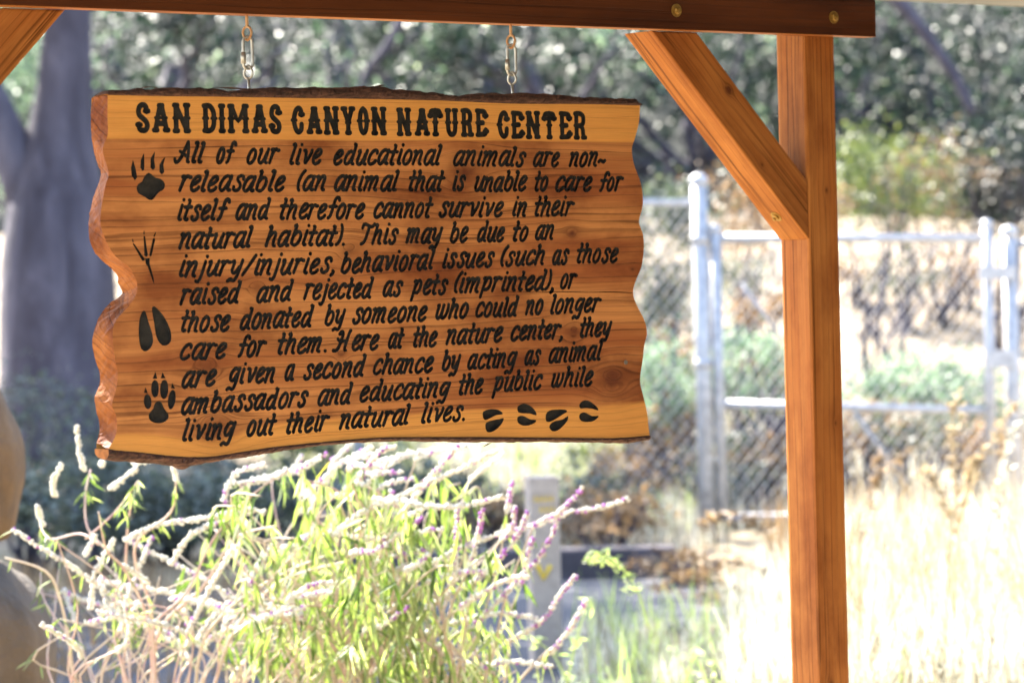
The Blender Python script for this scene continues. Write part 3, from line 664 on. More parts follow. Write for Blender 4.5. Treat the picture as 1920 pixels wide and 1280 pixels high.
vin = [Vector(p) for p in outline2]; ein = [(i, (i+1) % len(outline2)) for i in range(len(outline2))]
for wid, pl, _, _ in polys:
    b = len(vin); vin += [Vector((float(p[0]), float(p[1]))) for p in pl]; ein += [(b+i, b+(i+1) % len(pl)) for i in range(len(pl))]
vo, eo, fo, *_ = delaunay_2d_cdt(vin, ein, [], 0, 1e-7, False)
VO = np.array([(v[0], v[1]) for v in vo]); FO = np.array(fo, dtype=int)
CEN = VO[FO].mean(axis=1)
def winding(P, poly):
    a = poly; b = np.roll(poly, -1, axis=0); w_ = np.zeros(len(P), int)
    for (x1, y1), (x2, y2) in zip(a, b):
        up = (y1 <= P[:, 1]) & (y2 > P[:, 1]); dnn = (y1 > P[:, 1]) & (y2 <= P[:, 1])
        cr_ = (x2-x1)*(P[:, 1]-y1) - (P[:, 0]-x1)*(y2-y1)
        w_ += (up & (cr_ > 0)); w_ -= (dnn & (cr_ < 0))
    return w_
ins = winding(CEN, np.array(outline2)) != 0
own = np.full(len(FO), -1)
order = np.argsort(CEN[:, 0]); cx_sorted = CEN[order, 0]
for wid, pl, sp, r in polys:
    lo, hi = pl.min(0), pl.max(0)
    i0, i1 = np.searchsorted(cx_sorted, [lo[0], hi[0]]); idx = order[i0:i1]
    idx = idx[(CEN[idx, 1] >= lo[1]) & (CEN[idx, 1] <= hi[1])]
    if not len(idx): continue
    inside = winding(CEN[idx], pl) != 0
    if sp is not None:
        P = CEN[idx]; dmin = np.full(len(P), 9.)
        for a, b in zip(sp[:-1], sp[1:]):
            ab = b-a; t = np.clip(((P-a)@ab)/(ab@ab+1e-18), 0, 1); dmin = np.minimum(dmin, np.linalg.norm(P-(a+t[:, None]*ab), axis=1))
        inside |= dmin < r*.9
    own[idx[inside]] = wid
own[~ins] = -2
SM = Matrix(((U[0], 0, N[0], 0), (U[1], 0, N[1], 0), (0, 1, 0, 0), (0, 0, 0, 1)))
so_ = frame_pt(SO[0], SO[1], SIGN_OFF); SM.translation = Vector(so_)
SIGN = empty('hanging_sign', so_, 'live-edge wooden slab sign with carved black nature center lettering and animal tracks, hung from beam', 'sign', mat=SM)
DEP = .0055
zt_ = RNG.uniform(0, 1, 2000)
# edges shared by triangles -> walls
edge_owner = {}
for fi, f in enumerate(FO):
    for i in range(3):
        a, b = int(f[i]), int(f[(i+1) % 3]); edge_owner.setdefault((a, b), own[fi])
names = {}
for wid in range(CR+1):
    fs = np.where(own == wid)[0]
    if not len(fs): continue
    used = np.unique(FO[fs]); rm = {int(v): i for i, v in enumerate(used)}; n = len(used)
    dpt = DEP if wid != CR else .02
    V = [(VO[v][0], VO[v][1], -dpt) for v in used]; Fc = []
    for fi in fs:
        a, b, c = (rm[int(v)] for v in FO[fi]); Fc.append((a, b, c))
    top = {}
    for fi in fs:
        f = FO[fi]
        for i in range(3):
            a, b = int(f[i]), int(f[(i+1) % 3]); o2 = edge_owner.get((b, a), -2)
            if o2 != wid:
                for v in (a, b):
                    if v not in top: top[v] = len(V); V.append((VO[v][0], VO[v][1], 0.0002))
                Fc.append((rm[b], rm[a], top[a], top[b]))
    nm = 'carved_word' if wid < NW else 'title_word' if wid < NT else tracks[wid-NT][0] if wid < CR else 'crack'
    o = mesh_obj(nm, V, Fc, M['paint'] if wid < CR else M['bark'], SIGN)
    if wid < NW: o['label'] = 'word "%s" carved and painted black' % W[wid][0].replace('~', '-')
    elif wid < NT: o['label'] = 'title word "%s" in black bone-ended capitals' % TW[wid-NW][0]
# face + edges + back
face = np.where(own == -1)[0]
used = np.unique(FO[face]); rm = {int(v): i for i, v in enumerate(used)}
V = [(VO[v][0], VO[v][1], 0.0) for v in used]; Fc = [tuple(rm[int(v)] for v in FO[fi]) for fi in face]; mi = [0]*len(Fc)
# side walls of right side and back
def strip(A, B, rows, amp, V, Fc, mi, idx, jit=None):
    base = len(V); n = len(A)
    for k in range(rows+1):
        t = k/rows
        for i in range(n):
            p = A[i]*(1-t)+B[i]*t
            e = 0 if k == 0 else amp
            V.append((p[0]+random.gauss(0, e), p[1]+random.gauss(0, e), p[2]+random.gauss(0, e*.5)))
    for k in range(rows):
        for i in range(n-1): Fc.append((base+k*n+i, base+(k+1)*n+i, base+(k+1)*n+i+1, base+k*n+i+1)); mi.append(idx)
back = lambda P: [np.array([p[0], p[1], -TH]) for p in P]
strip(FL[::1], BL, 5, .0006, V, Fc, mi, 1)
Rr = [TOP[-1]]+RT
strip(Rr, back(Rr), 4, .0004, V, Fc, mi, 0)
b0 = len(V); bk = [np.array([p[0], p[1], -TH]) for p in TOP+RT+BT] + BL[::-1]
V += [tuple(p) for p in bk]; Fc.append(tuple(range(b0, b0+len(bk)))[::-1]); mi.append(0)
# gentle carved ripple of the live edge: middle rows pushed out
slab = mesh_obj('slab', V, Fc, [M['sign'], M['live_edge']], SIGN, mat_idx=mi)
# bark strips along the top and bottom
def bark(inner, outer, nm, ragged):
    n = 260
    def resample(P, n):
        P = np.array(P); d = np.r_[0, np.cumsum(np.linalg.norm(np.diff(P[:, :2], axis=0), axis=1))]; t = np.linspace(0, d[-1], n)
        return np.stack([np.interp(t, d, P[:, k]) for k in range(P.shape[1])], 1)
    I = resample(inner, n); O = resample(outer, n); O = O + 0
    wob = np.interp(np.arange(n), np.arange(0, n+6, 3), RNG.normal(0, ragged, len(np.arange(0, n+6, 3))))
    O[:, 1] += wob + RNG.normal(0, ragged*.35, n)
    V = []; rows = []
    prof = [(0, 0.001), (.25, .0035), (.55, .003), (.8, -.001), (1.0, -.007), (1.0, -.020), (.85, -.034), (.5, -TH), (0, -TH-.001)]
    for t, z in prof:
        row = I*(1-t)+O*t; row = row.copy(); row[:, 2] = z + (RNG.normal(0, .0010, n) if 0 < t else 0)
        if 0 < t < 1: row[:, 1] += RNG.normal(0, .0006, n)
        rows.append(row)
    V = np.concatenate(rows); Q = []
    for k in range(len(prof)-1):
        for i in range(n-1): Q.append((k*n+i, (k+1)*n+i, (k+1)*n+i+1, k*n+i+1))
    Q.append(tuple(k*n for k in range(len(prof)))); Q.append(tuple(k*n+n-1 for k in range(len(prof)))[::-1])
    return mesh_obj(nm, V, Q, [M['bark'], M['cap']], SIGN, mat_idx=[0]*(len(Q)-2)+[1, 1])
tl = [loc(171, 181)] ; 
bark(TOP, [loc(*p) for p in bark_top], 'bark_edge', .0009)
bark([TOP[-1]*0+RT[-1]] + BT + [loc(203, 842)], [loc(*p) for p in bark_bot], 'bark_edge', .0006)
# loose bark splinters
for (x0, y0, x1, y1, r) in ((401,164,470,168,.0018),(284,163,300,168,.0012),(700,163,722,160,.002),(990,829,905,836,.0),(906,837,922,829,.0016),(284,163,262,166,.0012)):
    if r == 0: continue
    b = MB(); a = loc(x0, y0, -.004); c = loc(x1, y1, -.006); m_ = (a+c)/2 + [0, .0006, .001]
    b.tube([a, m_, c], [r*.3, r, r*.2], 5); b.build('bark_splinter', M['bark'], SIGN)
# screw head
b = MB(); p = loc(1173, 679); b.tube([p, p+[0, 0, .0012]], .0045, 12); b.build('screw_head', M['steel'], SIGN)

# ------------------------------------------------------------------ chain-link fence and gate
FY = 18.0
def pole(name, x, y, r, ztop, parent, label=None, base=None, cap=True):
    z0 = -.1 if base is None else base
    b = MB(); b.tube([(x, y, z0), (x, y, ztop)], r, 12); o = b.build(name, M['galv'], parent, smooth=True)
    if label: o['label'] = label
    if cap:
        c = MB(); c.ball((x, y, ztop), r*1.25, 12, 6, (1, 1, .8)); c.build('post_cap', M['galv'], o, smooth=True)
    return o
def links(x0, x1, z0, z1, y, parent, dx=.072, dz=.088, tilt=0.0, bot=None):
    """woven diamonds as one part: too many wires to pick apart"""
    b = MB(); nz = int((z1-z0)/(dz/2)); nxw = int((x1-x0)/dx)+1
    for i in range(nxw):
        for ph in (0, 1):
            pts = []
            for k in range(nz+1):
                xx = x0 + i*dx + (dx/2 if k % 2 else (dx if ph else 0)); zz_ = z0 + k*dz/2
                if xx > x1: xx = x1
                pts.append((xx, y + (.003 if k % 2 else -.003), zz_ + tilt*(xx-x0)))
            b.tube(pts, .0023, 4, cap=False)
    o = b.build('chain_link_mesh', M['wire'], parent); o['kind'] = 'stuff'; return o
pz = lambda px, py, Y: at(px, py, Y)
A = pz(1309, 340, FY); xL = (pz(1300, 340, FY)[0] + pz(1330, 980, FY)[0])/2
fence = empty('chain_link_fence', (0, FY, 0), 'tall galvanised chain-link fence panel beside the left side of the gate', 'fence')
fence.location = (0, 0, 0)
xp = pz(1318, 660, FY)[0]
zt = A[2]
p1 = pole('fence_post', xp, FY, .045, zt, fence)
zr = pz(1250, 375, FY)[2]
b = MB(); b.tube([(xp-1.95, FY, zr+.03), (xp, FY, zr-.02)], .024, 10); b.build('top_rail', M['galv'], fence, True)
pole('fence_post', xp-1.95, FY, .034, zr+.05, fence)
links(xp-1.9, xp-.03, .05, zr-.02, FY, fence)
for z in (zt-.35, zt-1.05):
    b = MB(); b.tube([(xp, FY, z), (xp, FY, z+.05)], .052, 12); b.build('hinge_band', M['galv'], fence, True)
gate = empty('chain_link_gate', (0, 0, 0), 'galvanised chain-link gate with mid rail behind the wooden post', 'gate')
gl = pz(1347, 700, FY)[0]; gr = pz(1855, 640, FY)[0]
ztg = pz(1347, 447, FY)[2]; ztr = pz(1852, 447, FY)[2]
s1 = pole('stile', gl, FY, .032, ztg+.05, gate, base=.12); s2 = pole('stile', gr, FY, .030, ztr+.08, gate, base=.12)
b = MB(); b.tube([(gl, FY, ztg), (gr, FY, ztr)], .026, 10); b.build('top_rail', M['galv'], gate, True)
zml = pz(1350, 757, FY)[2]; zmr = pz(1800, 768, FY)[2]
b = MB(); b.tube([(gl, FY, zml), (gr, FY, zmr-.01)], .024, 10); b.build('mid_rail', M['galv'], gate, True)
b = MB(); b.tube([(gl, FY, .14), (gr, FY, .12)], .024, 10); b.build('bottom_rail', M['galv'], gate, True)
links(gl+.03, gr-.03, .14, ztr-.02, FY, gate)
for q0, q1 in (((1600, 770), (1700, 905)), ((1390, 530), (1470, 640))):
    b = MB(); b.tube([pz(*q0, FY), pz(*q1, FY)], .011, 6); b.build('truss_rod', M['galv'], gate, True)
# latch
b = MB(); q = pz(1850, 512, FY); b.box((q[0]-.05, FY-.06, q[2]-.035), (q[0]+.16, FY-.03, q[2]+.035)); b.build('latch', M['galv'], gate)
b = MB(); q = pz(1882, 672, FY); b.box((q[0]-.09, FY-.06, q[2]-.05), (q[0]+.06, FY-.03, q[2]+.05)); b.build('latch_plate', M['galv'], gate)
fence2 = empty('chain_link_fence', (0, 0, 0), 'chain-link fence starting at the latch post at the right edge of view', 'fence')
x2 = pz(1897, 640, FY)[0]
pole('latch_post', x2, FY, .042, pz(1893, 436, FY)[2], fence2)
pole('fence_post', x2+.16, FY+.1, .030, pz(1893, 470, FY)[2], fence2)
b = MB(); q = pz(1900, 458, FY); b.tube([(x2, FY, q[2]), (x2+5, FY, q[2]+.1)], .024, 10); b.build('top_rail', M['galv'], fence2, True)
links(x2+.03, x2+1.0, .1, q[2]-.02, FY, fence2)
pole('fence_post', x2+3, FY, .034, q[2]+.05, fence2)

# ------------------------------------------------------------------ timber edging and marker posts
ed = MB(); ed.box((pz(640, 1050, 15.7)[0], 15.64, -.05), (pz(1268, 1050, 15.7)[0], 15.80, .19)); o = ed.build('timber_edging', M['timber']); bevel_mesh(o, .02, 2)
tag(o, 'dark timber edging along the far side of the shaded path', 'edging')
def marker(px0, px1, pytop, Y, m, label, rot=.22, glyphs=True):
    a = at(px0, pytop, Y); c = at(px1, pytop, Y); w_ = (c[0]-a[0])/math.cos(rot)*.86; d_ = .09
    e = empty('marker_post', ((a[0]+c[0])/2, Y, 0), label, 'post', 'trail marker posts behind the sage')
    b = MB(); b.box((-w_/2, -d_/2, -.1), (w_/2, d_/2, a[2])); o = b.build('post_body', m, e); bevel_mesh(o, .004, 1)
    e.rotation_euler = (0, 0, rot)
    if glyphs:
        # small yellow lettering rows and the yellow pointer
        def bar(name, pts, r):
            g = MB(); g.tube([(p[0], -d_/2-.001, p[1]) for p in pts], r, 4); g.build(name, M['yellow'], e)
        zz0 = a[2]
        k = Y/F
        for row, (y, x0, n) in enumerate(((40, -20, 5), (60, -10, 4))):
            for i in range(n):
                x = (x0 + i*8)*k
                bar('yellow_letter', [(x, zz0-(y+6)*k), (x+2*k, zz0-(y-6)*k), (x+4*k, zz0-(y+6)*k)], .0022)
        bar('yellow_letter', [(-4*k, zz0-125*k), (-4*k, zz0-150*k)], .003)
        bar('yellow_pointer', [(-17*k, zz0-164*k), (-6*k, zz0-190*k), (8*k, zz0-166*k)], .009)
    return e
marker(983, 1047, 893, 12.2, M['marker'], 'pale wooden trail marker post with yellow letters and pointer')
marker(583, 648, 958, 12.6, M['marker2'], 'brown wooden trail post half hidden by the sage bush', glyphs=False)

# ------------------------------------------------------------------ boulders at the left edge
def boulder(px, py, Y, rx, rz, ry, m, label, seed):
    c = at(px, py, Y); rs = np.random.default_rng(seed)
    bm = bmesh.new(); bmesh.ops.create_icosphere(bm, subdivisions=5, radius=1.0)
    ph = rs.uniform(0, 6, 12)
    for v in bm.verts:
        p = np.array(v.co); s = 1 + .06*math.sin(3*p[0]+ph[0]+2*p[2]) + .05*math.sin(4*p[1]+ph[1]) + .035*math.sin(7*p[2]+ph[2]+3*p[0]) + .015*math.sin(15*p[0]+9*p[1]+ph[3])
        q = p*s; q = np.sign(q)*np.abs(q)**.85
        v.co = Vector((q[0]*rx, q[1]*ry, q[2]*rz))
    me = bpy.data.meshes.new('boulder'); bm.to_mesh(me); bm.free(); me.materials.append(m)
    me.polygons.foreach_set('use_smooth', [True]*len(me.polygons))
    o = bpy.data.objects.new('boulder', me); COL.objects.link(o); o.location = [float(v) for v in c]
    return tag(o, label, 'rock', 'stacked boulders at the left edge')
RY = 8.9
boulder(-88, 862, RY, .185, .250, .24, M['rock'], 'smooth tan boulder resting on the greyer one at the left edge', 3)
boulder(-54, 1285, RY, .225, .355, .30, M['rock2'], 'rough grey brown boulder under the smooth tan one', 5)

# ------------------------------------------------------------------ foliage builders
def leaf_cards(name, C, size, m, parent=None, aspect=2.0, droop=0.0, flat=.6):
    """C (n,3) centres; each leaf a folded kite of two triangles pairs"""
    n = len(C); size = np.broadcast_to(size, n)
    d = RNG.normal(0, 1, (n, 3)); d[:, 2] = d[:, 2]*.7 - droop; d /= np.linalg.norm(d, axis=1)[:, None]
    nr = RNG.normal(0, 1, (n, 3)); nr[:, 2] += flat; s = np.cross(d, nr); s /= np.linalg.norm(s, axis=1)[:, None]
    nn = np.cross(s, d)
    L = size[:, None]*d*.5; Wd = size[:, None]*s*.5/aspect; bend = nn*size[:, None]*.10
    v = np.stack([C-L, C+Wd*1.0-bend, C+L, C-Wd*1.0-bend], 1).reshape(-1, 3)
    q = np.arange(n*4).reshape(n, 4)
    return fast_mesh(name, v, q, m, parent)
def crown_pts(center, rad, n, clumps, cs=.28, shell=.55):
    cc = RNG.normal(0, 1, (clumps, 3)); cc /= np.linalg.norm(cc, axis=1)[:, None]
    cc *= (RNG.uniform(shell, 1, clumps)**.6)[:, None]; k = RNG.integers(0, clumps, n)
    p = cc[k] + RNG.normal(0, cs, (n, 3))*RNG.uniform(.4, 1.2, clumps)[k][:, None]
    return np.array(center) + p*np.array(rad)
def wander(a, b, n=8, amp=.12):
    a = np.array(a, float); b = np.array(b, float); L = np.linalg.norm(b-a); P = [a]
    off = np.zeros(3)
    for i in range(1, n+1):
        off = off*.7 + RNG.normal(0, amp*L/n, 3); P.append(a+(b-a)*i/n + (off if i < n else off*.3))
    return P
def limbs(b, base, center, rad, r0_, n=6):
    for i in range(n):
        th = RNG.uniform(0, 6.28); t = np.array(center)+np.array([math.cos(th)*rad[0], math.sin(th)*rad[1], RNG.uniform(-.5, .6)*rad[2]])*.85
        P = wander(base, t, 8, .35); b.tube(P, list(np.linspace(r0_, r0_*.2, len(P))), 6)
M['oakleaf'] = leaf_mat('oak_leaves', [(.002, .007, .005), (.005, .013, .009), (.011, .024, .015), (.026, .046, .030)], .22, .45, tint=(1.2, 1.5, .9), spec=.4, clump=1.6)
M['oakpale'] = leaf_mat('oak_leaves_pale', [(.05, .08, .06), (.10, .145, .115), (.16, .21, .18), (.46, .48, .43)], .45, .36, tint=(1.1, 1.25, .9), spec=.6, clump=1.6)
M['limeleaf'] = leaf_mat('lime_leaves', [(.05, .075, .03), (.10, .13, .05), (.18, .20, .09)], .35, .5)
M['greyleaf'] = leaf_mat('grey_green_leaves', [(.10, .15, .11), (.19, .26, .19), (.30, .36, .27)], .4, .5, tint=(1, 1.2, .9))
M['tanleaf'] = leaf_mat('dry_leaves', [(.10, .07, .045), (.22, .15, .09), (.36, .26, .17)], .3, .6, tint=(1.2, 1, .6))
M['paleleaf'] = leaf_mat('pale_weed_leaves', [(.34, .38, .24), (.52, .55, .40), (.68, .69, .55)], .6, .5, tint=(1.05, 1.15, .7))
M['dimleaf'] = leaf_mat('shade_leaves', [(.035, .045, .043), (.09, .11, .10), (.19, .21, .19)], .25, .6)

def oak(px, py, Y, rad, n, clumps, label, pale=.06, trunk_px=None, tr=.16, seedlimb=6, cs=.22, lean=0, leaf=.075):
    c = at(px, py, Y); g = float(height(np.array(c[0]), np.array(Y)))
    tx = c[0] if trunk_px is None else at(trunk_px, py, Y)[0]
    e = empty('oak_tree', (tx, Y, g), label, 'tree', 'oaks on the slope')
    o0 = np.array([tx, Y, g])
    b = MB(); topp = np.array([c[0], Y, c[2]-rad[2]*.2])
    P = wander((tx, Y, g-.1), topp, 8, .12); b.tube([p-o0 for p in P], list(np.linspace(tr, tr*.55, len(P))), 8)
    b.build('trunk', M['oakbark'], e, True)
    b2 = MB()
    base = P[4]
    limbs(b2, P[4]-o0, c-o0, rad, tr*.5, seedlimb); b2.build('limbs', M['oakbark'], e, True)
    pts = crown_pts(c-o0, rad, n, clumps, cs)
    np_ = int(n*pale*.5)
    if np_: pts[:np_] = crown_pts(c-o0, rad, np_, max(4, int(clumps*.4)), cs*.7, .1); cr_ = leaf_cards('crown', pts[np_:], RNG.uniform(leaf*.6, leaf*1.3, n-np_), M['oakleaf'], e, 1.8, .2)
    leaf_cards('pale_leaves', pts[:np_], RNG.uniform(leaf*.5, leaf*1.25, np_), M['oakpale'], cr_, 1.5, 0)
    return e
def bush(px, py, Y, rad, n, clumps, m, label, leaf=.05, cs=.3, cat='bush', name='bush', group=None):
    c = at(px, py, Y); g = float(height(np.array(c[0]), np.array(Y))); e = empty(name, (c[0], Y, g), label, cat, group)
    o0 = np.array([c[0], Y, g]); b = MB()
    for i in range(9):
        t = c + np.array([RNG.normal(0, .5)*rad[0], RNG.normal(0, .4)*rad[1], RNG.uniform(-.2, .8)*rad[2]])
        P = wander(o0+[RNG.normal(0, .05), 0, -.03], t, 6, .3); b.tube([p-o0 for p in P], list(np.linspace(.022, .005, len(P))), 5)
    b.build('stems', M['oakbark'], e, True)
    leaf_cards('foliage', crown_pts(c-o0, rad, n, clumps, cs, .3), RNG.uniform(leaf*.6, leaf*1.3, n), m, e, 2.0, .1)
    return e
sb = [(1205, 560, 24), (1270, 600, 22.5), (1225, 640, 21.5), (1290, 720, 20.5), (1215, 780, 20.0), (1380, 520, 25), (1440, 570, 23.5), (1395, 740, 20.8), (1450, 690, 21.8), (1370, 860, 19.2),
  (1600, 505, 28), (1700, 512, 27), (1800, 508, 27.5), (1620, 800, 19.4), (1720, 810, 19.2), (1830, 830, 19.0), (1230, 870, 20.5), (1100, 930, 18.2), (1190, 890, 19.6)]
sl = ['high behind the left fence panel beside the sign', 'behind the left fence panel near the tall post', 'mid height behind the left fence panel', 'behind the hinge of the gate', 'low beside the lower right corner of the sign', 'high behind the gate corner under the brace',
  'behind the gate close to the wooden post', 'low behind the gate under the mid rail corner', 'behind the gate at mid rail height left of the post', 'at the foot of the gate near its left stile', 'on the bank just right of the wooden post',
  'on the bank behind the middle of the gate', 'on the bank near the latch post', 'low behind the gate right of the wooden post', 'low behind the middle of the gate', 'low behind the latch side of the gate', 'at the foot of the tall fence post', 'below the right half of the sign, nearer the marker', 'below the right corner of the sign']
for k_, (px_, py_, Y_) in enumerate(sb):
    bush(px_, py_, Y_, (.30, .3, .16), 700, 14, M[('tanleaf', 'dimleaf', 'tanleaf', 'limeleaf')[k_ % 4 if k_ < 10 else (0, 2, 1)[k_ % 3]]], 'dry scrub ' + sl[k_], .05, .35, 'bush', 'dry_scrub', 'dry scrub on the slope')
# the big shaded oak on the left
TY = 24.0
def big_oak():
    b0 = at(105, 760, TY); g = float(height(np.array(b0[0]), np.array(TY)))
    o0 = np.array([b0[0], TY, g]); e = empty('big_oak', o0, 'massive old oak trunk forking in deep shade at the far left', 'tree')
    b = MB(); k = TY/F
    def P(px, py): return at(px, py, TY)-o0
    pts = [P(118, 960), P(112, 800), P(112, 700), P(110, 600), P(108, 480), P(108, 380), P(112, 280), P(120, 180), P(126, 60), P(128, -60), P(122, -260)]
    rads = [138, 124, 114, 112, 106, 92, 68, 54, 46, 42, 36]
    b.tube(pts, [r*k for r in rads], 20)
    b.tube([P(80, 420), P(45, 330), P(10, 250), P(-40, 140), P(-90, 0), P(-150, -200)], [62*k, 46*k, 38*k, 34*k, 30*k, 24*k], 14)
    o = b.build('trunk', M['oakbark'], e, True)
    c = P(-760, -700)
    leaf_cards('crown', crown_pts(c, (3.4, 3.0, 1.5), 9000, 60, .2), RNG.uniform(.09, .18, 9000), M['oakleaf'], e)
    b2 = MB(); limbs(b2, P(-150, -200), c, (3.2, 3, 1.3), .12, 9); b2.build('limbs', M['oakbark'], e, True)
big_oak()
# a shade tree outside the frame on the left; its shadow lies over the path
def shade_tree():
    e = empty('oak_tree', (-7.6, 23.0, .6), 'oak outside the left edge of view shading the path', 'tree', 'oaks on the slope')
    b = MB(); b.tube([(0, 0, -.8), (.2, 0, 2), (1.0, -.2, 5)], [.3, .25, .15], 10); b.build('trunk', M['oakbark'], e, True)
    b2 = MB(); C_ = []
    for c in ((1.5, -1.3, 7.0), (1.2, 2.4, 7.2), (1.4, -4.6, 6.6)):
        limbs(b2, np.array([1.0, -.2, 4.8]), c, (2.4, 2.0, 1.0), .1, 6); C_.append(crown_pts(c, (2.5, 2.2, 1.0), 11000, 60, .22, .1))
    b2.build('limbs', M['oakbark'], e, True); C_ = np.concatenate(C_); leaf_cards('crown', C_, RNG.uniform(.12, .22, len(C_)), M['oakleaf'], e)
shade_tree()
# far oaks: crowns fill the top of the picture
oak(330, 60, 31, (1.3, 1.5, 1.5), 7000, 34, 'dark dense oak behind the left hanger, dim and bluish', .05, 260)
oak(620, 80, 33, (1.5, 1.5, 1.5), 9000, 40, 'oak with many pale glinting leaves between the two hangers', .20, 700)
oak(980, 60, 36, (1.6, 1.5, 1.8), 9000, 38, 'oak with pale sunlit leaves behind the right hanger', .22, 1040)
oak(1290, 170, 37, (1.55, 1.4, 1.75), 8000, 34, 'oak seen through the brace triangle above the gate', .20, 1330)
oak(1560, 120, 38, (1.6, 1.5, 1.8), 8000, 34, 'dark oak directly behind the top of the right post', .12, 1600)
oak(1770, 170, 37, (1.45, 1.4, 1.8), 7500, 32, 'oak with a bent bare limb to the right of the post', .16, 1830)
oak(2020, 200, 35, (1.5, 1.5, 2.1), 7000, 34, 'dark oak at the right edge of the picture', .07, 2040)
bush(30, 130, 34, (.75, .8, 1.1), 3500, 34, M['greyleaf'], 'bright sunlit tree crown seen beyond the fork of the massive trunk', .09, .3, 'tree', 'small_tree')
# darker second row of trees closing the view
for i, px in enumerate((-150, 250, 620, 1000, 1380, 1740, 2120)):
    lab = ['far dark tree hidden behind the massive left trunk', 'far dark tree behind the left hanger oak', 'far dark tree behind the oak between the hangers', 'far dark tree behind the right hanger oak',
           'far dark tree behind the brace triangle', 'far dark tree behind the bent bare limb', 'far dark tree beyond the right edge oak'][i]
    oak(px, 130, 42, (2.6, 2.0, 2.9), 5200, 40, lab, .03, None, .22, 4, .25, leaf=.14)
# bare limbs seen in front of foliage
def limb(pts, Y, r, label):
    b = MB(); p0 = at(*pts[0], Y); P = [at(x, y, Y)-p0 for x, y in pts]; b.tube(P, list(np.linspace(r, r*.6, len(P))), 8)
    o = b.build('oak_limb', M['oakbark'], None, True); o.location = [float(v) for v in p0]; tag(o, label, 'branch', 'bare limbs of the oaks')
limb(smooth_line([(1660, -20), (1700, 20), (1740, 70), (1775, 120), (1805, 170), (1822, 215)], 2), 27.0, .065, 'dark bent bare limb hanging right of the beam end')
limb(smooth_line([(760, 20), (735, 70), (712, 105), (690, 130), (660, 210)], 2), 29.5, .045, 'pale slanting limb between the hangers')
# bushes
bush(1640, 330, 25, (.55, .5, .42), 2600, 24, M['limeleaf'], 'yellow green bush just right of the post above the gate rail', group='bushes on the slope')
bush(1760, 360, 27, (.5, .5, .40), 2200, 20, M['tanleaf'], 'dry tan bush above the gate right of the yellow green one', group='bushes on the slope')
bush(1890, 320, 26, (.62, .5, .62), 4200, 26, M['oakleaf'], 'dark bush at the right edge above the latch post', group='bushes on the slope')
bush(1440, 400, 24, (.5, .4, .3), 2000, 20, M['tanleaf'], 'tan bush behind the foot of the brace', group='bushes on the slope')
bush(1240, 470, 21, (.35, .3, .45), 2600, 20, M['dimleaf'], 'dim twiggy bush behind the left fence panel', group='bushes on the slope')
bush(1240, 720, 20, (.22, .3, .26), 900, 18, M['greyleaf'], 'pale green bush low behind the left fence panel', group='bushes on the slope')
bush(1410, 680, 19.6, (.24, .3, .22), 900, 18, M['greyleaf'], 'grey green bush behind the gate left of the post', group='bushes on the slope')
bush(1670, 715, 20.5, (.40, .3, .16), 1500, 20, M['greyleaf'], 'blue green low bush behind the middle of the gate', group='bushes on the slope')
bush(1800, 740, 20, (.35, .3, .22), 1500, 16, M['greyleaf'], 'blue green low bush behind the right part of the gate', group='bushes on the slope')
bush(1420, 860, 19.4, (.4, .3, .16), 1300, 16, M['tanleaf'], 'dry brown low bush at the foot of the gate', group='bushes on the slope')
for k_, (px_, Y_) in enumerate(((60, 17.6), (190, 17.0), (320, 17.8), (460, 17.2), (590, 17.9), (700, 17.1), (810, 17.8))):
    bush(px_, 950, Y_, (.34, .4, .20), 1500, 22, M['dimleaf'], ['low shaded brush beside the tan boulder', 'low shaded brush right of the boulder, second from the left', 'low shaded brush third from the left behind the sage', 'low shaded brush fourth from the left behind the sage',
         'low shaded brush behind the brown trail post', 'low shaded brush right of the brown trail post', 'low shaded brush between the two trail posts'][k_], .06, .3, group='shaded brush beyond the path')
bush(60, 850, 20, (1.0, .6, .45), 3500, 30, M['dimleaf'], 'grey shaded brush at the foot of the massive trunk', group='bushes on the slope')
bush(330, 880, 21, (.9, .6, .4), 3200, 30, M['dimleaf'], 'dark shaded brush under the left end of the sign', group='bushes on the slope')
bush(640, 860, 21.5, (.6, .5, .28), 2400, 24, M['limeleaf'], 'green brush under the middle of the sign', group='bushes on the slope')
bush(1130, 880, 22, (.5, .4, .22), 1500, 20, M['limeleaf'], 'pale green brush under the right end of the sign', group='bushes on the slope')
bush(900, 960, 17.5, (.5, .3, .16), 1800, 20, M['tanleaf'], 'brown dead brush beyond the edging, left of the marker', group='bushes on the slope')
bush(1130, 965, 17.2, (.30, .3, .14), 1100, 20, M['tanleaf'], 'brown dead brush beyond the edging, right of the marker', group='bushes on the slope')

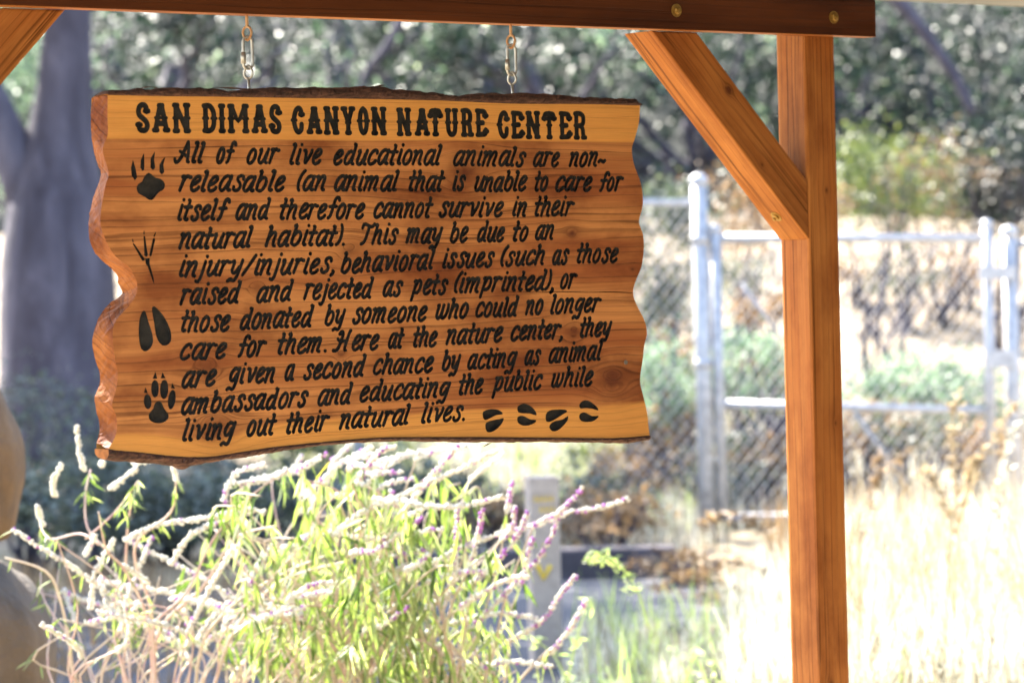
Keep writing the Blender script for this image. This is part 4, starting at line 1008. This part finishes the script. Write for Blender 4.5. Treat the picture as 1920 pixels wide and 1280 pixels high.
# ------------------------------------------------------------------ grass
M['straw'] = leaf_mat('straw', [(.14, .11, .07), (.35, .32, .24), (.60, .58, .50), (.76, .75, .69)], .45, .6, tint=(1.0, 1.0, .92))
M['grass'] = leaf_mat('green_grass', [(.22, .30, .14), (.34, .42, .22), (.50, .55, .36)], .45, .5)
M['tanstraw'] = leaf_mat('tan_stalks', [(.26, .19, .11), (.42, .33, .21), (.5, .42, .29)], .4, .6, tint=(1.05, 1, .8))
M['drybrown'] = leaf_mat('brown_grass', [(.13, .085, .05), (.26, .18, .11), (.40, .29, .18)], .35, .6, tint=(1.1, 1, .7))
def blades(name, xy, h, m, width=.006, lean=.35, seg=4, parent=None, z0=None, origin=None):
    n = len(xy); h = np.broadcast_to(h, n); th = RNG.uniform(0, 2*math.pi, n); ln = RNG.uniform(.1, 1, n)*lean
    z = height(xy[:, 0], xy[:, 1]) if z0 is None else z0
    base = np.stack([xy[:, 0], xy[:, 1], z], 1); dr = np.stack([np.cos(th), np.sin(th), 0*th], 1)
    ph = RNG.uniform(0, 3.14, n); sd = np.stack([np.cos(ph), np.sin(ph), 0*ph], 1)
    rows = []
    for k in range(seg+1):
        t = k/seg; c = base + dr*(h*ln*t*t)[:, None] + np.array([0, 0, 1.0])*(h*t*(1-.25*t*ln))[:, None]
        wd = width*(1-t)**.7 + .0006
        rows += [c-sd*wd/2, c+sd*wd/2]
    V = np.stack(rows, 1).reshape(-1, 3); st = 2*(seg+1); b = (np.arange(n)*st)[:, None]
    Q = np.concatenate([np.concatenate([b+2*k, b+2*k+1, b+2*k+3, b+2*k+2], 1) for k in range(seg)])
    if origin is not None: V = V - np.array(origin)
    return fast_mesh(name, V, Q, m, parent)
def field(name, px0, px1, Y0, Y1, n, h, m, label, **k):
    Y = RNG.uniform(Y0, Y1, n); px = RNG.uniform(px0, px1, n); xy = np.stack([(px-960)/F*Y, Y], 1)
    # clumpy
    xy[:, 0] += .05*np.sin(Y*9+px*.05)
    o = blades(name, xy, RNG.uniform(.5, 1.15, n)*h, m, **k); tag(o, label, 'grass', kind='stuff'); return o
field('straw_grass', 1370, 2000, 10.1, 13.6, 10500, .40, M['straw'], 'pale sunlit straw grass filling the lower right', width=.009)
field('straw_grass', 1060, 1500, 10.9, 12.4, 3200, .22, M['straw'], 'short pale straw grass in front of the path end', width=.009)
field('dry_grass', 1500, 2000, 10.4, 13.4, 420, .78, M['tanstraw'], 'taller tan stalks scattered through the pale straw at the right', width=.010, lean=.5)
field('green_grass', 1080, 1950, 10.4, 13.0, 1000, .34, M['grass'], 'green grass blades mixed through the straw at lower right', width=.010)
field('dry_grass', 1440, 2000, 14.0, 17.5, 3600, .38, M['drybrown'], 'dry brown grass in front of the gate', width=.010)
field('straw_grass', 1500, 2000, 13.5, 16.5, 3000, .46, M['straw'], 'straw grass rising before the gate foot', width=.010)
field('dry_grass', 500, 1350, 17.0, 26, 5000, .22, M['straw'], 'short dry grass beyond the path under the sign', width=.012)
field('dry_grass', -60, 620, 11.8, 16.5, 2600, .16, M['drybrown'], 'low dry grass and litter on the shaded path at lower left', width=.009)
field('green_grass', 500, 1350, 18.5, 27, 2500, .25, M['grass'], 'green tufts beyond the path under the sign', width=.014)
field('dry_grass', 1180, 1950, 18.6, 24, 3500, .25, M['straw'], 'dry grass on the bright slope behind the gate', width=.012)

for k_, (px_, py_, Y_, rx_, rz_, m_, lab_) in enumerate(((1120, 1250, 10.6, .16, .10, 'paleleaf', 'pale leafy weed at the bottom just right of the marker post'), (1260, 1210, 11.4, .18, .13, 'paleleaf', 'pale leafy weed between the marker and the wooden post'),
   (1390, 1200, 11.0, .2, .16, 'paleleaf', 'pale leafy weed directly left of the wooden post foot'), (1330, 1130, 12.2, .2, .12, 'tanleaf', 'brown tangled weed behind the pale weeds left of the post'), (1290, 985, 15.2, .16, .10, 'tanleaf', 'brown dry weed hiding the right end of the timber edging'), (1340, 1050, 14.6, .16, .10, 'tanleaf', 'brown dry weed in front of the edging end, nearer to the wooden post'))):
    bush(px_, py_+70, Y_, (rx_*1.2, .3, rz_*.6), 420, 14, M[m_], lab_, .04, .4, 'weed', 'leafy_weed', 'leafy weeds at the lower right')
# individual dry plants
def weed(pts_list, Y, m, label, name='dry_weed', r=.004, fr=36, fl=.05, head=None, cat='plant', group='tall dry weeds'):
    base = at(*pts_list[0][0], Y); e = empty(name, base, label, cat, group)
    for pts in pts_list:
        P = [at(x, y, Y)-base for x, y in smooth_line(pts, 4)]; b = MB(); b.tube(P, list(np.linspace(r, r*.4, len(P))), 5); s = b.build('stem', m, e, True)
        n = fr; idx = RNG.integers(int(len(P)*.3), len(P), n); C = np.array([P[i] for i in idx]) + RNG.normal(0, .012, (n, 3))
        leaf_cards('leaves', C, RNG.uniform(fl*.5, fl*1.2, n), m, s, 5.0, .0)
weed([[(1790,1120),(1795,1000),(1790,880),(1785,800),(1795,740)], [(1800,980),(1820,900),(1830,860)], [(1790,1000),(1760,920),(1735,880)], [(1795,930),(1850,840),(1900,760)]], 12.4, M['tanstraw'], 'tall dry weed standing in front of the gate, right of the post', r=.007, fr=110, fl=.055)
weed([[(1480,1150),(1440,1010),(1400,970),(1350,965),(1320,985)], [(1480,1120),(1410,1060),(1330,1050),(1260,1040)], [(1470,1180),(1400,1110),(1300,1080),(1230,1100)]], 12.6, M['drybrown'], 'arching brown grass plumes left of the post', fr=80, fl=.07)
weed([[(1880,1150),(1870,1000),(1880,900),(1900,800)]], 12.2, M['straw'], 'dry weed at the right edge of the picture', fr=60, fl=.06)
weed([[(1560,1100),(1620,950),(1660,880),(1700,850)], [(1600,1080),(1640,900),(1650,850)]], 12.8, M['drybrown'], 'leaning dry weed just right of the post', fr=60, fl=.06)
weed([[(1215,1175),(1200,1120),(1175,1075),(1140,1048),(1105,1042)]], 9.6, M['grass'], 'green arching grass seed head beside the marker post', name='grass_seed_head', r=.003, fr=110, fl=.035, group=None)
weed([[(1060,1300),(1085,1180),(1110,1120)], [(1070,1300),(1040,1230),(990,1190)]], 9.8, M['grass'], 'thin green grass blades at the foot of the marker post', name='grass_tuft', r=.004, fr=12, fl=.05, group=None)

# ------------------------------------------------------------------ sage bushes
M['sagestem'] = simple('sage_stem', (.46, .30, .28), .7, .3, 30, col2=(.52, .42, .33))
M['twig'] = simple('pale_twig', (.55, .46, .36), .8, .2, 30)
M['bract'] = leaf_mat('sage_bract', [(.70, .70, .64), (.82, .81, .77)], .4, .8, tint=(1, 1, .95))
M['purple'] = leaf_mat('sage_purple', [(.42, .14, .50), (.55, .28, .62)], .4, .7, tint=(1, .9, 1))
M['sageleaf'] = leaf_mat('sage_leaf', [(.05, .10, .025), (.13, .20, .06), (.30, .36, .17), (.70, .72, .60)], .45, .5, tint=(1.1, 1.2, .45))
def sage(base_px, base_Y, label):
    o0 = at(*base_px, base_Y); e = empty('sage_bush', o0, label, 'bush', 'flowering sage bushes below the sign')
    return e, o0
LEAFS = None
def leaf_proto():
    V = []; Fc = []
    prof = [(0, .001), (.18, .04), (.45, .062), (.75, .042), (1, .002)]
    for t, w_ in prof:
        z = -.16*t*t
        V += [(t, -w_, z+.02*(w_ > .01)), (t, 0, z), (t, w_, z+.02*(w_ > .01))]
    for k in range(len(prof)-1):
        for j in range(2): a = k*3+j; Fc.append((a, a+1, a+4, a+3))
    me = bpy.data.meshes.new('leaf'); me.from_pydata(V, [], Fc); me.materials.append(M['sageleaf']); me.update()
    me.polygons.foreach_set('use_smooth', [True]*len(me.polygons)); return me
LP = leaf_proto()
LPV = np.array([tuple(v.co) for v in LP.vertices]); LPF = np.array([tuple(p.vertices) for p in LP.polygons])
def place_leaves(e, specs, own_n):
    """specs: (pos, dir, length); first own_n as objects, rest joined"""
    mats = []
    for (p, d, L) in specs:
        d = d/np.linalg.norm(d); up = np.array([0, 0, 1.0]) + RNG.normal(0, .5, 3); y = np.cross(up, d); y /= np.linalg.norm(y)+1e-9; z = np.cross(d, y)
        mats.append((p, d*L, y*L, z*L))
    for (p, x, y, z) in mats[:own_n]:
        o = bpy.data.objects.new('leaf', LP); COL.objects.link(o); o.parent = e
        o.matrix_local = Matrix(((x[0], y[0], z[0], p[0]), (x[1], y[1], z[1], p[1]), (x[2], y[2], z[2], p[2]), (0, 0, 0, 1)))
    rest = mats[own_n:]
    if rest:
        Vs = []; Fs = []
        for i, (p, x, y, z) in enumerate(rest):
            Vs.append(p + LPV[:, :1]*x + LPV[:, 1:2]*y + LPV[:, 2:3]*z); Fs.append(LPF + i*len(LPV))
        o = fast_mesh('leaves', np.concatenate(Vs), np.concatenate(Fs), M['sageleaf'], e, True); o['kind'] = 'stuff'
def spike(e, P, o0, purple, bead=.0064, ro=.0022, tip=True):
    """flower spike along world points P: stem with whorls of felted bracts"""
    P = [p-o0 for p in P]; P = [np.array(q) for q in smooth_line(P, 5)]
    b = MB(); b.tube(P, list(np.linspace(ro, ro*.5, len(P))), 5, cap=False); st = b.build('spike_stem', M['twig'], e, True)
    d = np.r_[0, np.cumsum([np.linalg.norm(P[i+1]-P[i]) for i in range(len(P)-1)])]; L = d[-1]
    w_ = MB(); pu = MB(); t = .004
    while t < L:
        q = np.array([np.interp(t, d, [p[k] for p in P]) for k in range(3)]); f = t/L
        for j in range(RNG.integers(3, 6)):
            o = RNG.normal(0, 1, 3); o /= np.linalg.norm(o); r = bead*RNG.uniform(.55, 1.0)*(1.0-.35*f if not tip else 1-.15*f)
            tgt = pu if RNG.uniform() < purple*(.3+1.1*f) else w_
            tgt.ball(q+o*bead*.75, r, 6, 4, (1, 1, RNG.uniform(.8, 1.25)))
        t += bead*RNG.uniform(1.0, 2.1)
    if w_.v: tag(w_.build('bracts', M['bract'], st, True), kind='stuff')
    if pu.v: tag(pu.build('flowers', M['purple'], st, True), kind='stuff')
def stemline(e, pts, Y0, Y1, o0, r0_, r1_, m, name='stem'):
    n = len(pts); P = [at(x, y, Y0+(Y1-Y0)*i/(n-1)) for i, (x, y) in enumerate(pts)]
    Q = [np.array(q)-o0 for q in smooth_line(P, 5)]
    b = MB(); b.tube(Q, list(np.linspace(r0_, r1_, len(Q))), 6); b.build(name, m, e, True); return [q+o0 for q in Q]
def px3(pts, Y0, Y1): n = len(pts); return [at(x, y, Y0+(Y1-Y0)*i/(n-1)) for i, (x, y) in enumerate(pts)]

# left bush
e1, oA = sage((285, 1560), 8.3, 'sage bush with pinkish stems and white flower spikes at the lower left')
Ls = []
def leaves_along(Q, n, L=.055, droop=1.0, lo=.2, spread=.6):
    out = []
    for i in range(n):
        q = Q[int(len(Q)*RNG.uniform(lo, .98))]; d = np.array([RNG.normal(0, spread), RNG.normal(0, spread), -droop*RNG.uniform(.2, 1.3)])
        out.append((q, d, L*RNG.uniform(.6, 1.35)))
    return out
main = [
 [(280,1560),(285,1400),(280,1180),(235,1070),(200,1030),(185,960)], [(285,1500),(290,1250),(290,1170),(350,1110),(400,1010),(470,930),(540,880)],
 [(270,1550),(150,1300),(130,1200),(112,1120),(85,1070),(10,1045)], [(280,1400),(285,1160),(255,1060),(260,1010),(320,960),(330,900)],
 [(360,1560),(370,1250),(420,1150),(520,1080),(640,1030)], [(370,1400),(430,1200),(500,1110),(560,1075),(660,1050)],
 [(290,1450),(230,1250),(215,1190),(218,1100)], [(285,1300),(300,1180),(380,1100),(440,1010),(520,985)], [(185,1020),(150,1000),(95,1010),(75,985)],
 [(200,1030),(165,990),(160,930),(170,880)], [(235,1070),(240,980),(250,930)], [(160,1010),(215,960),(260,900)], [(400,1010),(440,950),(455,900)]]
for i, pts in enumerate(main):
    Q = stemline(e1, pts, 8.3+RNG.uniform(-.25, .25), 8.2+RNG.uniform(-.3, .3), oA, .0062 if i < 8 else .0035, .0022, M['twig'] if i in (2, 4, 5) else M['sagestem'])
    Ls += [(p-oA, d, l) for p, d, l in leaves_along(Q, 16 if i not in (2,) else 4, .045, 1.0, .55)]
for pts, pu in [([(158,880),(150,850),(143,795)], 0), ([(103,930),(100,900),(118,868)], 0), ([(208,915),(228,900),(258,876)], 0), ([(190,872),(192,866)], 0),
   ([(235,1012),(290,985),(340,978),(400,968),(460,955),(500,960)], .02), ([(170,1140),(180,1070),(215,1010)], .05), ([(280,1090),(230,1060)], 0), ([(320,1120),(380,1130),(440,1150)], .05),
   ([(250,870),(280,862)], .05), ([(330,900),(325,868)], .03), ([(160,1040),(180,1000)], .05), ([(190,1080),(200,1130),(235,1160),(260,1130)], .04), ([(440,1180),(500,1160),(560,1150)], .06),
   ([(320,1060),(360,1000),(430,975)], .06), ([(80,985),(70,950)], 0), ([(420,940),(440,890),(500,870)], .12), ([(540,880),(500,900),(440,905)], .1)]:
    spike(e1, px3(pts, 8.25, 8.15), oA, pu)
# random twigs at the bottom of the left bush
for i in range(58):
    x0 = RNG.uniform(100, 600); pts = [(300+RNG.normal(0, 60), 1500), (x0, 1290), (x0+RNG.normal(0, 50), 1290-RNG.uniform(60, 160)), (x0+RNG.normal(0, 110), 1290-RNG.uniform(120, 300))]
    Q = stemline(e1, pts, 8.4, 8.4+RNG.uniform(-.5, .6), oA, .0035, .0015, M['twig'] if i % 2 else M['sagestem'])
    Ls += [(p-oA, d, l) for p, d, l in leaves_along(Q, 9, .04, .6, .5)]
    if i % 3 == 0: spike(e1, Q[-7:], oA, .08)
RNG.shuffle(Ls) if False else random.shuffle(Ls)
place_leaves(e1, Ls, 200)

# middle and right bush
e2, oB = sage((760, 1600), 8.5, 'dense green sage bush with white and violet spikes reaching right under the sign')
Ls = []
sp = [([(740,1090),(800,1060),(880,1020),(940,1000),(1000,985),(1070,960),(1130,950),(1182,933)], .10), ([(1000,985),(1040,965),(1065,945),(1095,910)], .35), ([(640,990),(680,960),(740,935),(790,910),(860,880),(935,843)], .03),
 ([(750,965),(790,915),(815,885),(862,832)], .35), ([(700,935),(740,942),(820,950),(880,945),(950,930)], .02), ([(950,960),(962,900)], .5), ([(960,1200),(1020,1160),(1050,1115),(1082,1078)], .3),
 ([(1030,1225),(1065,1185),(1085,1150),(1100,1125)], .25), ([(800,1140),(850,1110),(900,1080),(960,1020),(990,960)], .3), ([(850,1090),(856,1020),(858,950)], .15), ([(735,1012),(755,1000),(795,968)], .7),
 ([(878,1070),(895,1010),(905,950)], .35), ([(880,1180),(930,1130),(1000,1060),(1035,1000),(1050,960)], .3), ([(700,1000),(720,960),(735,920)], .3), ([(600,905),(640,868),(700,838)], .1), ([(620,890),(625,860)], .6),
 ([(660,915),(690,880),(685,855)], .6), ([(560,960),(600,935),(650,925)], .05), ([(760,1200),(840,1170),(940,1150),(1010,1160)], .05), ([(900,1250),(960,1240),(1040,1250)], .12), ([(800,1090),(880,1070),(930,1075)], .08),
 ([(780,860),(820,845),(880,838)], .05), ([(700,870),(760,852),(830,842)], .08), ([(880,900),(905,880),(945,850)], .03), ([(560,1010),(620,1000),(700,1010),(760,1000),(830,990)], .05), ([(690,1060),(750,1040),(800,1030)], .2),
 ([(520,1150),(560,1120),(620,1110)], .1), ([(470,900),(520,890),(570,880)], .05), ([(940,1010),(960,990),(965,950)], .5), ([(980,1090),(990,1040),(1000,1010)], .4), ([(600,1180),(680,1150),(760,1130)], .06),
 ([(700,1260),(760,1220),(850,1210)], .1), ([(520,1240),(560,1200),(600,1190)], .1), ([(860,1140),(940,1090),(990,1080)], .15)]
for pts, pu in sp:
    Y = RNG.uniform(8.0, 8.8); P = px3(pts, Y+.1, Y-.05); spike(e2, P, oB, pu, bead=.0064)
    x, y = pts[0]; Q = stemline(e2, [(740+RNG.normal(0, 60), 1600), (x*.6+300+RNG.normal(0, 30), 1350), ((x+pts[0][0])/2-RNG.uniform(10, 60), (y+1230)/2), (x, y)], 8.6, Y+.1, oB, .0055, .0022, M['twig'])
    Ls += [(p-oB, d, l) for p, d, l in leaves_along(Q, 8, .070, 1.2, .55)]
for i in range(84):
    tx = RNG.uniform(430, 960) if i % 3 else RNG.uniform(500, 780); ty = RNG.uniform(850, 1200) + max(0, (tx-760))*.35; Y = RNG.uniform(7.9, 9.0)
    bx = 700+RNG.normal(0, 170)
    Q = stemline(e2, [(bx, 1600), (bx*.5+tx*.5+RNG.normal(0, 60), 1380), (tx*.75+bx*.25+RNG.normal(0, 45), ty+(1290-ty)*RNG.uniform(.25, .6)), (tx-RNG.uniform(0, 40), ty+RNG.uniform(10, 40)), (tx+RNG.uniform(0, 30), ty)], 8.6, Y, oB, .0045, .0016, M['sagestem'] if i % 3 == 0 else M['twig'])
    Ls += [(p-oB, d, l) for p, d, l in leaves_along(Q, 12, .080, 1.5, .35, .40)]
    if i % 3 == 0: spike(e2, Q[-5:]+[Q[-1]+np.array([RNG.uniform(.02, .07), RNG.normal(0, .03), RNG.uniform(-.01, .05)])], oB, .15)
for i in range(120):
    f = RNG.uniform(); cx_ = RNG.normal(700, 120); cy_ = 1290 - 330*f**1.3 + RNG.normal(0, 20); q = at(cx_, cy_, RNG.uniform(7.9, 8.9)) - oB
    for j in range(6): Ls.append((q + RNG.normal(0, .012, 3), np.array([RNG.normal(0, .5), RNG.normal(0, .5), -RNG.uniform(.2, 1.6)]), RNG.uniform(.05, .105)))
random.shuffle(Ls); Ls.sort(key=lambda s: -s[2]); place_leaves(e2, Ls, 280)
# one big yellowing leaf
P_ = at(590, 905, 8.0); o = fast_mesh('yellow_leaf', (LPV*[.075, .12, .075])@np.array([[.5, 0, .86], [0, 1, 0], [-.86, 0, .5]]), LPF, leaf_mat('yellow_leaf', [(.6, .5, .08), (.65, .55, .1)], .5), e2); o.location = Vector(P_-oB)
